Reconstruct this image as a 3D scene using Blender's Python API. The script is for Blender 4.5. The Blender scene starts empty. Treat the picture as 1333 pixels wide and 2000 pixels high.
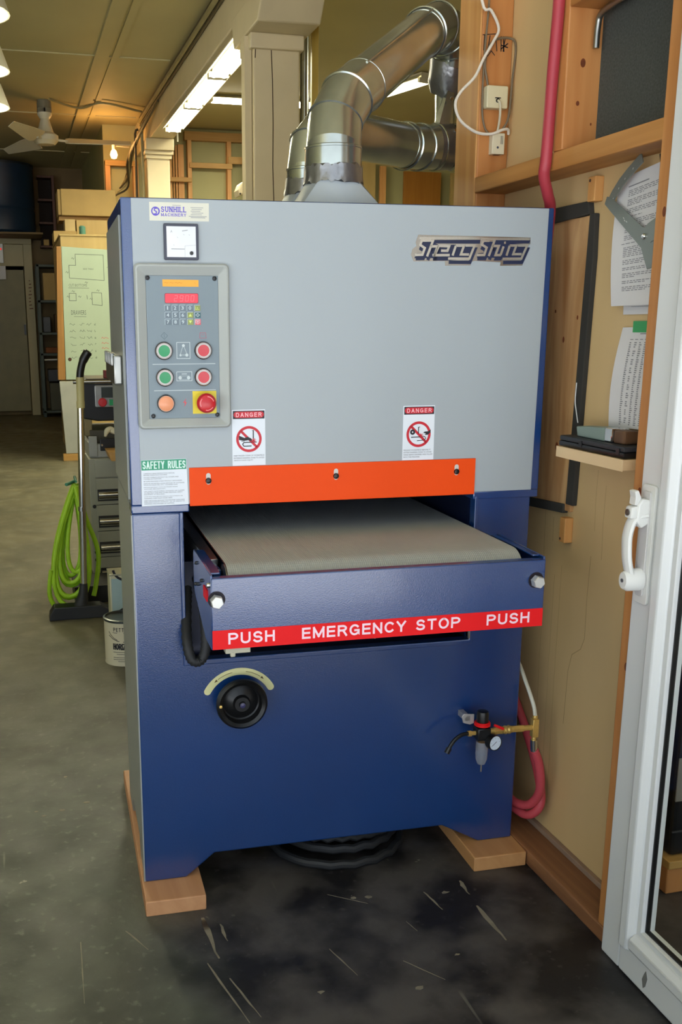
import bpy, bmesh, math, random
from mathutils import Vector, Matrix
random.seed(7)
SC = bpy.context.scene
COL = SC.collection
PI = math.pi

# ------------------------------------------------------------------ camera
cam = bpy.data.cameras.new('camera'); CAM = bpy.data.objects.new('camera', cam); COL.objects.link(CAM)
YAW, PITCH, ROLL = -0.25935, 0.22954, -0.00256
fw = Vector((-math.sin(YAW)*math.cos(PITCH), math.cos(YAW)*math.cos(PITCH), -math.sin(PITCH)))
rt = Vector((math.cos(YAW), math.sin(YAW), 0)); up = rt.cross(fw)
r2 = rt*math.cos(ROLL)+up*math.sin(ROLL); u2 = -rt*math.sin(ROLL)+up*math.cos(ROLL)
mw = Matrix((r2, u2, -fw)).transposed().to_4x4(); mw.translation = (-0.22908, -2.07981, 1.31766)
CAM.matrix_world = mw
cam.sensor_fit = 'AUTO'; cam.sensor_width = 36; cam.lens = 1908.23/2000*36
cam.shift_x = (666.5-540.0)/2000; cam.shift_y = (1082.78-1000)/2000
cam.clip_start = 0.05; cam.clip_end = 200
SC.camera = CAM
# ------------------------------------------------------------------ world: soft overcast daylight outside the open front
w = bpy.data.worlds.new('world'); SC.world = w; w.use_nodes = True
bg = w.node_tree.nodes['Background']; bg.inputs[0].default_value = (0.78, 0.89, 1.0, 1); bg.inputs[1].default_value = 1.6
sun = bpy.data.lights.new('sun', 'SUN'); sun.energy = 33; sun.angle = .01; sun.color = (1, .99, .98)
SUN = bpy.data.objects.new('sun', sun); COL.objects.link(SUN); SUN.rotation_euler = (0, math.radians(-38), 0); SUN.location = (-6, -6, 8)
SC.view_settings.view_transform = 'Standard'; SC.view_settings.look = 'None'
SC.view_settings.gamma = 1; SC.view_settings.use_curve_mapping = False
SC.view_settings.exposure = 0.05
TUBE_EMIT = 14.0      # fluorescent tubes
WARM = (1.0, 0.97, 0.72)

# ------------------------------------------------------------------ materials
def lin(c): return tuple((x/255/12.92 if x/255 <= .04045 else ((x/255+.055)/1.055)**2.4) for x in c)
MATS = {}
def nd(nt, t, **k):
    n = nt.nodes.new(t)
    for a, b in k.items(): setattr(n, a, b)
    return n
def mat(name, rgb, rough=.5, metal=0, var=.06, scale=6, bump=0, bscale=60, emit=0, coat=0, trans=0, stretch=(1,1,1), spec=.5, rgb2=None, lo=.35, hi=.65, det=4):
    if name in MATS: return MATS[name]
    m = bpy.data.materials.new(name); m.use_nodes = True; nt = m.node_tree; b = nt.nodes['Principled BSDF']
    c = lin(rgb); tc = nd(nt, 'ShaderNodeTexCoord'); mp = nd(nt, 'ShaderNodeMapping'); mp.inputs['Scale'].default_value = stretch
    nt.links.new(tc.outputs['Object'], mp.inputs['Vector'])
    nz = nd(nt, 'ShaderNodeTexNoise'); nz.inputs['Scale'].default_value = scale; nz.inputs['Detail'].default_value = det
    nt.links.new(mp.outputs[0], nz.inputs['Vector'])
    rp = nd(nt, 'ShaderNodeValToRGB'); rp.color_ramp.elements[0].position = lo; rp.color_ramp.elements[1].position = hi
    c2 = lin(rgb2) if rgb2 else tuple(min(1, x*(1+var)) for x in c); c1 = c if rgb2 else tuple(x*(1-var) for x in c)
    rp.color_ramp.elements[0].color = (*c1, 1); rp.color_ramp.elements[1].color = (*c2, 1)
    nt.links.new(nz.outputs[0], rp.inputs[0]); nt.links.new(rp.outputs[0], b.inputs['Base Color'])
    b.inputs['Roughness'].default_value = rough; b.inputs['Metallic'].default_value = metal
    b.inputs['Specular IOR Level'].default_value = spec
    if coat: b.inputs['Coat Weight'].default_value = coat; b.inputs['Coat Roughness'].default_value = .12
    if trans: b.inputs['Transmission Weight'].default_value = trans
    if emit:
        nt.links.new(rp.outputs[0], b.inputs['Emission Color']); b.inputs['Emission Strength'].default_value = emit
    if bump:
        n2 = nd(nt, 'ShaderNodeTexNoise'); n2.inputs['Scale'].default_value = bscale; n2.inputs['Detail'].default_value = 2
        nt.links.new(mp.outputs[0], n2.inputs['Vector'])
        bp = nd(nt, 'ShaderNodeBump'); bp.inputs['Strength'].default_value = bump; bp.inputs['Distance'].default_value = .002
        nt.links.new(n2.outputs[0], bp.inputs['Height']); nt.links.new(bp.outputs[0], b.inputs['Normal'])
    MATS[name] = m; return m
def wood(name, c1, c2, axis='z', scale=14, rough=.55, along=.06):
    if name in MATS: return MATS[name]
    st = [1, 1, 1]; st['xyz'.index(axis)] = along
    m = mat(name, c1, rough, rgb2=c2, scale=scale, stretch=tuple(st), lo=.3, hi=.7, det=6)
    nt = m.node_tree; nz = [n for n in nt.nodes if n.type == 'TEX_NOISE'][0]; nz.inputs['Distortion'].default_value = 1.2
    b = nt.nodes['Principled BSDF']
    n2 = nd(nt, 'ShaderNodeTexNoise'); n2.inputs['Scale'].default_value = scale*7; n2.inputs['Detail'].default_value = 3
    mp = [n for n in nt.nodes if n.type == 'MAPPING'][0]; nt.links.new(mp.outputs[0], n2.inputs['Vector'])
    bp = nd(nt, 'ShaderNodeBump'); bp.inputs['Strength'].default_value = .25; bp.inputs['Distance'].default_value = .001
    nt.links.new(n2.outputs[0], bp.inputs['Height']); nt.links.new(bp.outputs[0], b.inputs['Normal'])
    return m
GREY = mat('grey_paint', (163, 171, 176), .38, var=.015, scale=2, bump=.06, bscale=420)
GREYSIDE = mat('side_grey_paint', (150, 154, 148), .3, var=.03, scale=2, bump=.04, bscale=300)
BLUE = mat('blue_paint', (14, 56, 114), .22, var=.05, scale=3, bump=.16, bscale=520, spec=1.0, coat=.6)
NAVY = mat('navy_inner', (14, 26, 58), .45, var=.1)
ORANGE = mat('orange_paint', (238, 76, 10), .5, var=.03, scale=3, spec=.2)
BELT = mat('belt_rubber', (170, 170, 162), .7, var=.03, scale=8)
def _belt():
    nt = BELT.node_tree; b = nt.nodes['Principled BSDF']; tc = [n for n in nt.nodes if n.type == 'TEX_COORD'][0]
    wv = nd(nt, 'ShaderNodeTexWave', wave_type='BANDS', bands_direction='Y'); wv.inputs['Scale'].default_value = 55; wv.inputs['Distortion'].default_value = 1.6; wv.inputs['Detail'].default_value = 1; wv.inputs['Detail Scale'].default_value = .25
    nt.links.new(tc.outputs['Object'], wv.inputs['Vector'])
    wx = nd(nt, 'ShaderNodeTexWave', wave_type='BANDS', bands_direction='X'); wx.inputs['Scale'].default_value = 75; nt.links.new(tc.outputs['Object'], wx.inputs['Vector'])
    ad = nd(nt, 'ShaderNodeMath', operation='ADD'); nt.links.new(wv.outputs['Fac'], ad.inputs[0]); nt.links.new(wx.outputs['Fac'], ad.inputs[1])
    bp = nd(nt, 'ShaderNodeBump'); bp.inputs['Strength'].default_value = .5; bp.inputs['Distance'].default_value = .0015
    nt.links.new(ad.outputs[0], bp.inputs['Height']); nt.links.new(bp.outputs[0], b.inputs['Normal'])
_belt()
BELTEDGE = mat('belt_edge', (120, 60, 45), .7, var=.1)
STEEL = mat('bare_steel', (150, 150, 145), .35, 1, var=.1, scale=20)
CHROME = mat('chrome', (215, 215, 212), .12, 1, var=.03)
ZINC = mat('galvanised', (190, 194, 186), .2, .9, var=.14, scale=9, bump=.12, bscale=14)
TAPE = mat('foil_tape', (150, 150, 152), .32, .85, var=.15, scale=25, bump=1.0, bscale=45)
BLACK = mat('black_plastic', (18, 18, 19), .35, var=.2)
RUBBER = mat('black_rubber', (34, 35, 37), .6, var=.2)
WHITE = mat('white_plastic', (226, 226, 222), .35, var=.02)
STICK = mat('sticker_white', (226, 232, 240), .45, var=.01)
CREAMSTICK = mat('sticker_cream', (214, 212, 196), .45, var=.01)
RED = mat('label_red', (230, 26, 30), .5, var=.03, spec=.2)
SIGNRED = mat('sign_red', (200, 18, 40), .45, var=.03)
SIGNBLACK = mat('sign_black', (22, 22, 30), .5, var=.05)
GREEN = mat('safety_green', (40, 150, 112), .45, var=.02)
PURPLE = mat('purple_ink', (98, 82, 190), .5, var=.02)
INK = mat('dark_ink', (70, 74, 84), .6, var=.02)
FAINT = mat('faint_ink', (150, 152, 156), .6, var=.02)
BRASS = mat('brass', (222, 186, 106), .35, .6, var=.12, scale=30)
LCDRED = mat('display_red', (228, 50, 66), .3, var=.03, emit=.35)
PINKHOSE = mat('red_hose_rubber', (196, 74, 84), .5, var=.06, scale=20)
LIME = mat('lime_hose_rubber', (160, 204, 36), .45, var=.08, scale=20)
YELLOW = mat('yellow_plastic', (226, 204, 40), .45, var=.03)
PINE = wood('pine_stud', (196, 136, 74), (222, 170, 104), 'z')
PINEY = wood('pine_rail', (168, 112, 54), (196, 140, 78), 'y')
PINEX = wood('pine_cross', (176, 132, 66), (200, 158, 90), 'x')
FIRZ = wood('fir_stud_red', (180, 114, 58), (204, 144, 84), 'z')
BLOCKW = wood('block_wood', (196, 140, 96), (214, 160, 114), 'y')
PLATEW = wood('sill_wood', (112, 74, 50), (170, 118, 76), 'y', 16)
PLANKW = wood('plank_wood', (160, 112, 66), (212, 172, 122), 'z', 16, along=.14)
BIRCH = wood('birch_edge', (216, 180, 130), (228, 196, 150), 'y')
PLY = wood('plywood_tan', (176, 148, 88), (190, 162, 102), 'z', 6)
PAPER = mat('paper_white', (214, 212, 212), .7, var=.02)
GLASS = bpy.data.materials.new('window_glass'); GLASS.use_nodes = True
_n = GLASS.node_tree; _n.nodes.clear()
_o = nd(_n, 'ShaderNodeOutputMaterial'); _mx = nd(_n, 'ShaderNodeMixShader'); _t = nd(_n, 'ShaderNodeBsdfTransparent'); _g = nd(_n, 'ShaderNodeBsdfGlossy'); _f = nd(_n, 'ShaderNodeFresnel')
_g.inputs['Roughness'].default_value = .01; _f.inputs[0].default_value = 1.45; _t.inputs[0].default_value = (.94, .96, .95, 1)
_gm = nd(_n, 'ShaderNodeNewGeometry'); _s1 = nd(_n, 'ShaderNodeMath', operation='SUBTRACT'); _s1.inputs[0].default_value = 1; _n.links.new(_gm.outputs['Backfacing'], _s1.inputs[1])
_ml = nd(_n, 'ShaderNodeMath', operation='MULTIPLY'); _n.links.new(_f.outputs[0], _ml.inputs[0]); _n.links.new(_s1.outputs[0], _ml.inputs[1])
_n.links.new(_ml.outputs[0], _mx.inputs[0]); _n.links.new(_t.outputs[0], _mx.inputs[1]); _n.links.new(_g.outputs[0], _mx.inputs[2]); _n.links.new(_mx.outputs[0], _o.inputs[0])
CLEAR = GLASS

# ------------------------------------------------------------------ mesh helpers
WM = {}
class MB:
    def __init__(s): s.flat = False; s.v = []; s.f = []; s.m = []
    def add(s, vs, fs, m=0):
        k = len(s.v); s.v += [Vector(p) for p in vs]; s.f += [tuple(i+k for i in q) for q in fs]; s.m += [m]*len(fs); return s
    def box(s, x0, x1, y0, y1, z0, z1, m=0):
        return s.add([(x0,y0,z0),(x1,y0,z0),(x1,y1,z0),(x0,y1,z0),(x0,y0,z1),(x1,y0,z1),(x1,y1,z1),(x0,y1,z1)],
                     [(3,2,1,0),(4,5,6,7),(0,1,5,4),(1,2,6,5),(2,3,7,6),(3,0,4,7)], m)
    def obox(s, c, size, R, m=0):
        t = MB().box(-size[0]/2, size[0]/2, -size[1]/2, size[1]/2, -size[2]/2, size[2]/2)
        return s.add([R @ p + Vector(c) for p in t.v], t.f, m)
    def prism(s, poly, plane, a, b, m=0):
        P = {'xz': lambda u, v, d: (u, d, v), 'yz': lambda u, v, d: (d, u, v), 'xy': lambda u, v, d: (u, v, d)}[plane]
        n = len(poly); vs = [P(u, v, a) for u, v in poly]+[P(u, v, b) for u, v in poly]
        return s.add(vs, [tuple(range(n)), tuple(range(2*n-1, n-1, -1))]+[(i, (i+1) % n, (i+1) % n+n, i+n) for i in range(n)], m)
    def tube(s, path, r, n=12, m=0, closed=False):
        P = [Vector(p) for p in path]; N = len(P); rad = r if isinstance(r, (list, tuple)) else [r]*N
        T = []
        for i in range(N):
            a = P[(i-1) % N] if (i > 0 or closed) else P[i]; b = P[(i+1) % N] if (i < N-1 or closed) else P[i]
            T.append((b-a).normalized())
        u = T[0].orthogonal().normalized(); vs = []
        for i in range(N):
            u = (u-T[i]*u.dot(T[i])).normalized(); q = T[i].cross(u)
            vs += [P[i]+(u*math.cos(2*PI*k/n)+q*math.sin(2*PI*k/n))*rad[i] for k in range(n)]
        fs = []
        for i in range(N if closed else N-1):
            j = (i+1) % N
            fs += [(i*n+k, i*n+(k+1) % n, j*n+(k+1) % n, j*n+k) for k in range(n)]
        if not closed: fs += [tuple(range(n-1, -1, -1)), tuple((N-1)*n+k for k in range(n))]
        return s.add(vs, fs, m)
    def cyl(s, p, q, r, n=20, m=0, r2=None): return s.tube([p, q], [r, r if r2 is None else r2], n, m)
    def lathe(s, prof, o, ax=(0, -1, 0), n=28, m=0, ms=None):
        a = Vector(ax).normalized(); u = a.orthogonal().normalized(); q = a.cross(u); o = Vector(o); vs = []
        for r, h in prof: vs += [o+a*h+(u*math.cos(2*PI*k/n)+q*math.sin(2*PI*k/n))*max(r, 1e-5) for k in range(n)]
        for i in range(len(prof)-1):
            k0 = len(s.v)
            s.add(vs[i*n:(i+2)*n], [(k, (k+1) % n, n+(k+1) % n, n+k) for k in range(n)], ms[i] if ms else m)
        return s
    def ring(s, o, ax, ri, ro, h, n=32, m=0):
        return s.lathe([(ri, 0), (ro, 0), (ro, h), (ri, h), (ri, 0)], o, ax, n, m)
    def stroke(s, pts, w, F, d0=0, d1=.0002, m=0, closed=False):
        # flat thick polyline in frame F(u,v,d)
        s.flat = True
        P = [Vector((a, b)) for a, b in pts]; P = [p for i, p in enumerate(P) if i == 0 or (p-P[i-1]).length > 1e-7]; N = len(P); L = []; Rr = []
        for i in range(N):
            a = P[i-1] if i > 0 else P[i]; b = P[i+1] if i < N-1 else P[i]
            d1v = (P[i]-a).normalized() if i > 0 else (b-P[i]).normalized(); d2v = (b-P[i]).normalized() if i < N-1 else d1v
            t = (d1v+d2v); t = t.normalized() if t.length > 1e-6 else d1v
            nrm = Vector((-t.y, t.x)); c = max(.35, nrm.dot(Vector((-d1v.y, d1v.x))))
            L.append(P[i]+nrm*w/2/c); Rr.append(P[i]-nrm*w/2/c)
        for i in range(N-1): s.poly([L[i], L[i+1], Rr[i+1], Rr[i]], F, d0, d1, m)
        return s
    def poly(s, pts, F, d0=0, d1=.0002, m=0):
        n = len(pts); vs = [F(p[0], p[1], d0) for p in pts]+[F(p[0], p[1], d1) for p in pts]
        return s.add(vs, [tuple(range(n)), tuple(range(2*n-1, n-1, -1))]+[(i, (i+1) % n, (i+1) % n+n, i+n) for i in range(n)], m)
    def arc(s, c, r0, r1, a0, a1, F, d0=0, d1=.0002, n=32, m=0):
        s.flat = True
        for i in range(n):
            p, q = a0+(a1-a0)*i/n, a0+(a1-a0)*(i+1)/n
            s.poly([(c[0]+r*math.cos(t), c[1]+r*math.sin(t)) for r, t in ((r0, p), (r1, p), (r1, q), (r0, q))], F, d0, d1, m)
        return s
    def build(s, name, mats, parent=None, local=False, bevel=0, seg=2, ang=35, **props):
        me = bpy.data.meshes.new(name); mats = mats if isinstance(mats, (list, tuple)) else [mats]
        for q in mats: me.materials.append(q)
        o = bpy.data.objects.new(name, me); COL.objects.link(o)
        vs = s.v
        if parent is not None:
            o.parent = parent; pm = WM.get(parent.name, Matrix())
            WM[o.name] = pm
            if not local: inv = pm.inverted(); vs = [inv @ p for p in vs]
        else:
            xs = [p.x for p in vs]; ys = [p.y for p in vs]; zs = [p.z for p in vs]
            b = Vector(((min(xs)+max(xs))/2, (min(ys)+max(ys))/2, min(zs))); o.location = b; vs = [p-b for p in vs]
            WM[o.name] = Matrix.Translation(b)
        me.from_pydata([tuple(p) for p in vs], [], s.f)
        for i, p in enumerate(me.polygons): p.material_index = s.m[i]
        bm = bmesh.new(); bm.from_mesh(me)
        bmesh.ops.remove_doubles(bm, verts=bm.verts, dist=1e-6)
        bmesh.ops.recalc_face_normals(bm, faces=bm.faces)
        if bevel:
            es = [e for e in bm.edges if len(e.link_faces) == 2 and e.calc_face_angle(0) > .5]
            bmesh.ops.bevel(bm, geom=es, offset=bevel, segments=seg, profile=.5, affect='EDGES', clamp_overlap=True)
        bm.to_mesh(me); bm.free()
        for p in me.polygons: p.use_smooth = True
        me.set_sharp_from_angle(angle=math.radians(ang))
        for p in me.polygons:
            sm = not s.flat
            if sm and bevel:
                vv = [me.vertices[i].co for i in p.vertices]; per = sum((vv[i]-vv[i-1]).length for i in range(len(vv)))
                if 2*p.area/max(per, 1e-9) > 2.2*bevel: sm = False      # big faces stay truly flat, only the rounded edges are smooth
            p.use_smooth = sm
        for k, v in props.items(): o[k] = v
        return o
def thing(name, label, cat, loc=(0, 0, 0), rz=0, group=None, kind=None):
    o = bpy.data.objects.new(name, None); COL.objects.link(o); o.empty_display_size = .1
    o.location = loc; o.rotation_euler = (0, 0, rz); o['label'] = label; o['category'] = cat
    if group: o['group'] = group
    if kind: o['kind'] = kind
    WM[o.name] = Matrix.Translation(Vector(loc)) @ Matrix.Rotation(rz, 4, 'Z'); return o
def tag(o, label, cat, group=None, kind=None):
    o['label'] = label; o['category'] = cat
    if group: o['group'] = group
    if kind: o['kind'] = kind
    return o
def Fxz(y, sgn=-1): return lambda u, v, d: Vector((u, y+sgn*d, v))          # faces -Y
def Fyz(x): return lambda u, v, d: Vector((x-d, u, v))                       # faces -X
TC = {}
def textmesh(body, bold=0, res=2):
    k = (body, bold)
    if k in TC: return TC[k]
    cu = bpy.data.curves.new('t', 'FONT'); cu.body = body; cu.offset = bold; cu.resolution_u = res; cu.fill_mode = 'FRONT'
    ob = bpy.data.objects.new('t', cu); me = ob.to_mesh()
    vs = [(p.co.x, p.co.y) for p in me.vertices]; fs = [tuple(p.vertices) for p in me.polygons]
    ob.to_mesh_clear(); bpy.data.objects.remove(ob); bpy.data.curves.remove(cu)
    TC[k] = (vs, fs); return TC[k]
def put_text(mb, body, x0, x1, z0, z1, F, d=.0004, bold=0, m=0, shear=0):
    vs, fs = textmesh(body, bold)
    if not vs: return
    a0 = min(p[0] for p in vs); a1 = max(p[0] for p in vs); b0 = min(p[1] for p in vs); b1 = max(p[1] for p in vs)
    mb.add([F(x0+(p[0]-a0)/(a1-a0)*(x1-x0)+shear*(p[1]-b0), z0+(p[1]-b0)/max(1e-6, b1-b0)*(z1-z0), d) for p in vs], fs, m)
def _ar(cx, cy, rx, ry, a0, a1, n=9): return [(cx+rx*math.cos(math.radians(a0+(a1-a0)*i/n)), cy+ry*math.sin(math.radians(a0+(a1-a0)*i/n))) for i in range(n+1)]
GL = {'P': (.62, [[(0, 0), (0, 1)], [(0, 1), (.34, 1)]+_ar(.34, .74, .28, .26, 90, -90)+[(0, .48)]]), 'U': (.62, [[(0, 1), (0, .3)]+_ar(.31, .3, .31, .3, 180, 360)+[(.62, 1)]]),
      'S': (.6, [_ar(.3, .745, .27, .255, 25, 250, 10)+_ar(.3, .255, .3, .255, 75, -155, 10)]), 'H': (.62, [[(0, 0), (0, 1)], [(.62, 0), (.62, 1)], [(0, .52), (.62, .52)]]),
      'E': (.54, [[(.54, 0), (0, 0), (0, 1), (.54, 1)], [(0, .52), (.5, .52)]]), 'M': (.78, [[(0, 0), (0, 1)], [(0, 1), (.39, .08)], [(.39, .08), (.78, 1)], [(.78, 1), (.78, 0)]]),
      'R': (.62, [[(0, 0), (0, 1)], [(0, 1), (.34, 1)]+_ar(.34, .76, .26, .24, 90, -90)+[(0, .52)], [(.36, .52), (.62, 0)]]),
      'G': (.7, [_ar(.35, .5, .35, .5, 45, 320, 16)+[(.68, .12), (.68, .44), (.4, .44)]]), 'N': (.62, [[(0, 0), (0, 1)], [(0, 1), (.62, 0)], [(.62, 0), (.62, 1)]]),
      'C': (.66, [_ar(.35, .5, .35, .5, 45, 315, 16)]), 'Y': (.64, [[(0, 1), (.32, .45)], [(.64, 1), (.32, .45)], [(.32, .45), (.32, 0)]]), 'T': (.6, [[(0, 1), (.6, 1)], [(.3, 1), (.3, 0)]]),
      'O': (.72, [_ar(.36, .5, .36, .5, 90, 450, 22)]), 'D': (.64, [[(0, 0), (0, 1)], [(0, 1), (.28, 1)]+_ar(.28, .5, .36, .5, 90, -90)+[(0, 0)]]), 'A': (.68, [[(0, 0), (.34, 1)], [(.34, 1), (.68, 0)], [(.12, .32), (.56, .32)]]),
      'F': (.52, [[(0, 0), (0, 1), (.52, 1)], [(0, .52), (.46, .52)]]), 'L': (.5, [[(0, 1), (0, 0), (.5, 0)]]), 'I': (.0, [[(0, 0), (0, 1)]]), 'Z': (.58, [[(0, 1), (.58, 1)], [(.58, 1), (0, 0)], [(0, 0), (.58, 0)]]), ' ': (.35, [])}
def put_word(mb, word, x0, x1, z0, z1, F, wt=.17, d=.0004, gap=.34, serif=0, m=0):
    tot = sum(GL[c][0] for c in word)+gap*(len(word)-1); H = (z1-z0)/(1+wt); sx = (x1-x0-wt*H)/tot; u = x0+wt*H/2; b = z0+wt*H/2
    for c in word:
        for i, st in enumerate(GL[c][1]):
            q = [Vector((u+a*sx, b+v*H)) for a, v in st]
            q[0] = q[0]+(q[0]-q[1]).normalized()*wt*H/2; q[-1] = q[-1]+(q[-1]-q[-2]).normalized()*wt*H/2
            mb.stroke(q, wt*H, F, 0, d+.00004*i, m)
            if serif:
                for a, v in st:
                    if v in (0, 1) and c in 'UNHILMAIRY': mb.stroke([(u+a*sx-wt*H*serif, b+v*H), (u+a*sx+wt*H*serif, b+v*H)], wt*H*.7, F, 0, d+.0001, m)
        u += (GL[c][0]+gap)*sx
def smooth(pts, n=6):
    P = [Vector(p) for p in pts]; P = [P[0]*2-P[1]]+P+[P[-1]*2-P[-2]]; out = []
    for i in range(1, len(P)-2):
        a, b, c, d = P[i-1:i+3]
        for k in range(n):
            t = k/n; out.append(.5*((2*b)+(c-a)*t+(2*a-5*b+4*c-d)*t*t+(3*b-a-3*c+d)*t**3))
    out.append(P[-2]); return out
def rrect(x0, x1, z0, z1, r, n=5):
    o = []
    for cx, cz, a in ((x1-r, z1-r, 0), (x0+r, z1-r, PI/2), (x0+r, z0+r, PI), (x1-r, z0+r, 1.5*PI)):
        o += [(cx+r*math.cos(a+PI/2*k/n), cz+r*math.sin(a+PI/2*k/n)) for k in range(n+1)]
    return o

# ================================================================== SETTING
def floor_mat():
    m = bpy.data.materials.new('worn_floor'); m.use_nodes = True; nt = m.node_tree; b = nt.nodes['Principled BSDF']
    ge = nd(nt, 'ShaderNodeNewGeometry'); sx = nd(nt, 'ShaderNodeSeparateXYZ'); nt.links.new(ge.outputs['Position'], sx.inputs[0])
    def noise(scale, det=4, st=(1, 1, 1), dist=0, rot=0):
        mp = nd(nt, 'ShaderNodeMapping'); mp.inputs['Scale'].default_value = st; mp.inputs['Rotation'].default_value = (0, 0, rot)
        nt.links.new(ge.outputs['Position'], mp.inputs[0])
        n = nd(nt, 'ShaderNodeTexNoise'); n.inputs['Scale'].default_value = scale; n.inputs['Detail'].default_value = det; n.inputs['Distortion'].default_value = dist
        nt.links.new(mp.outputs[0], n.inputs['Vector']); return n.outputs[0]
    def ramp(x, lo, hi):
        r = nd(nt, 'ShaderNodeMapRange'); r.inputs[1].default_value = lo; r.inputs[2].default_value = hi; nt.links.new(x, r.inputs[0]); return r.outputs[0]
    def math_(op, a, c):
        n = nd(nt, 'ShaderNodeMath', operation=op)
        for i, q in enumerate((a, c)):
            if isinstance(q, (int, float)): n.inputs[i].default_value = q
            else: nt.links.new(q, n.inputs[i])
        return n.outputs[0]
    def mix(f, a, c):
        n = nd(nt, 'ShaderNodeMix', data_type='RGBA'); nt.links.new(f, n.inputs[0])
        for i, q in ((6, a), (7, c)):
            if isinstance(q, tuple): n.inputs[i].default_value = (*lin(q), 1)
            else: nt.links.new(q, n.inputs[i])
        return n.outputs[2]
    conc = mix(ramp(noise(2.2, 6), .35, .65), (92, 88, 68), (112, 106, 82))
    conc = mix(ramp(noise(9, 6), .5, .75), conc, (124, 120, 98))
    grn = mix(ramp(noise(5, 8), .36, .68), (56, 59, 50), (94, 97, 84))
    grn = mix(ramp(noise(40, 6), .60, .82), grn, (116, 117, 104))
    blk = mix(ramp(noise(5, 8), .43, .62), (27, 25, 26), (82, 78, 76))
    blk = mix(ramp(noise(45, 6), .62, .82), blk, (84, 80, 77))
    wob = math_('MULTIPLY', math_('SUBTRACT', noise(3, 4), .5), .35)
    fx = ramp(math_('ADD', sx.outputs[0], wob), .0, .16)      # black coating starts right of the sander's left foot
    front = mix(fx, grn, blk)
    fy = ramp(math_('ADD', sx.outputs[1], math_('MULTIPLY', wob, 2.5)), .5, 2.4)
    col = mix(fy, front, conc)
    # worn flakes and scratches
    fl = math_('MULTIPLY', ramp(noise(30, 4), .69, .72), ramp(noise(2.6, 2), .54, .66))
    col = mix(fl, col, (140, 138, 122))
    for st, rot, sc, lo in (((1, .05, 1), .35, 26, .72), ((1, .04, 1), -.6, 22, .73), ((1, .06, 1), 1.1, 20, .74)):
        s1 = math_('MULTIPLY', ramp(noise(sc, 2, st, 0, rot), lo, lo+.03), ramp(noise(3.3, 2), .5, .6)); col = mix(math_('MULTIPLY', s1, .55), col, (150, 146, 132))
    nt.links.new(col, b.inputs['Base Color']); b.inputs['Roughness'].default_value = .5
    rr = ramp(noise(7, 4), .2, .8); q = nd(nt, 'ShaderNodeMapRange'); q.inputs[3].default_value = .38; q.inputs[4].default_value = .62; nt.links.new(rr, q.inputs[0]); nt.links.new(q.outputs[0], b.inputs['Roughness'])
    bp = nd(nt, 'ShaderNodeBump'); bp.inputs['Strength'].default_value = .3; bp.inputs['Distance'].default_value = .003
    nt.links.new(noise(40, 4), bp.inputs['Height']); nt.links.new(bp.outputs[0], b.inputs['Normal'])
    return m
CEILM = mat('ceiling_paint', (186, 177, 134), .6, var=.05, scale=1.2)
WALLP = mat('wall_panel_paint', (212, 181, 130), .5, var=.07, scale=3, stretch=(1, 1, .25))
OLIVEW = mat('shop_wall_paint', (170, 164, 112), .6, var=.05, scale=2)
DARKW = mat('dark_back_wall', (112, 92, 56), .7, var=.2, scale=2)
CREAM = mat('cream_post_paint', (214, 198, 160), .5, var=.04, scale=4)
TRIMP = mat('door_frame_paint', (168, 156, 116), .5, var=.05, scale=3)

fl = MB().box(-7, 9, -3.0, 15, -.2, 0).build('floor', floor_mat()); tag(fl, 'worn concrete shop floor with dark scuffed coating in front', 'floor', kind='structure')
SCUFF = mat('bare_scuff', (132, 124, 108), .8, var=.15, scale=30)
mb = MB()
for (x0, y0, x1, y1, wd) in ((.117,-.115,.121,-.27,.017),(.150,-.15,.152,-.215,.008),(.095,-.28,.14,-.48,.006),(.13,-.34,.165,-.47,.005),(.742,-.235,.745,-.372,.013),(.749,-.128,.746,-.187,.012),(.646,-.15,.658,-.228,.007),(-.16,-.135,-.167,-.34,.004),(.36,-.30,.39,-.40,.003),(.42,-.10,.50,-.16,.002),(.50,-.38,.56,-.46,.0025),(.56,-.25,.57,-.29,.002),(-.06,-.12,-.02,-.20,.004)):
    n = 7; L = []; R_ = []
    d = Vector((x1-x0, y1-y0)); nr = Vector((-d.y, d.x)).normalized()
    for i in range(n):
        t = i/(n-1); wv = wd*(.3+.7*math.sin(PI*min(1, t+.12)))*random.uniform(.55, 1)
        c = Vector((x0, y0))+d*t+nr*random.uniform(-.15, .15)*wd
        L.append(c+nr*wv/2); R_.append(c-nr*wv/2)
    for i in range(n-1): mb.poly([L[i], L[i+1], R_[i+1], R_[i]], lambda u, v, q: Vector((u, v, q)), 0, .0006)
for (x, y) in ((.474,-.130),(.511,-.135),(.695,-.165),(-.24,.5),(-.22,.47),(-.17,.49),(-.1,.52),(-.15,.7),(.5,-.47),(.3,-.43),(.62,-.39)):
    r = random.uniform(.006, .014); mb.poly([(x+r*random.uniform(.5, 1.2)*math.cos(a*PI/3.5), y+r*.6*random.uniform(.5, 1.2)*math.sin(a*PI/3.5)) for a in range(7)], lambda u, v, q: Vector((u, v, q)), 0, .0006)
mb.build('paint_scuffs', SCUFF, fl, kind='stuff', label='pale scuffs and gouges worn into the floor')
PAVE = mat('outdoor_paving', (182, 184, 186), .8, var=.08, scale=3)
tag(MB().box(-30, 30, -50, -3.0, -.2, -.01).build('ground', PAVE), 'pale outdoor paving in front of the open shop', 'ground', kind='structure')

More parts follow.
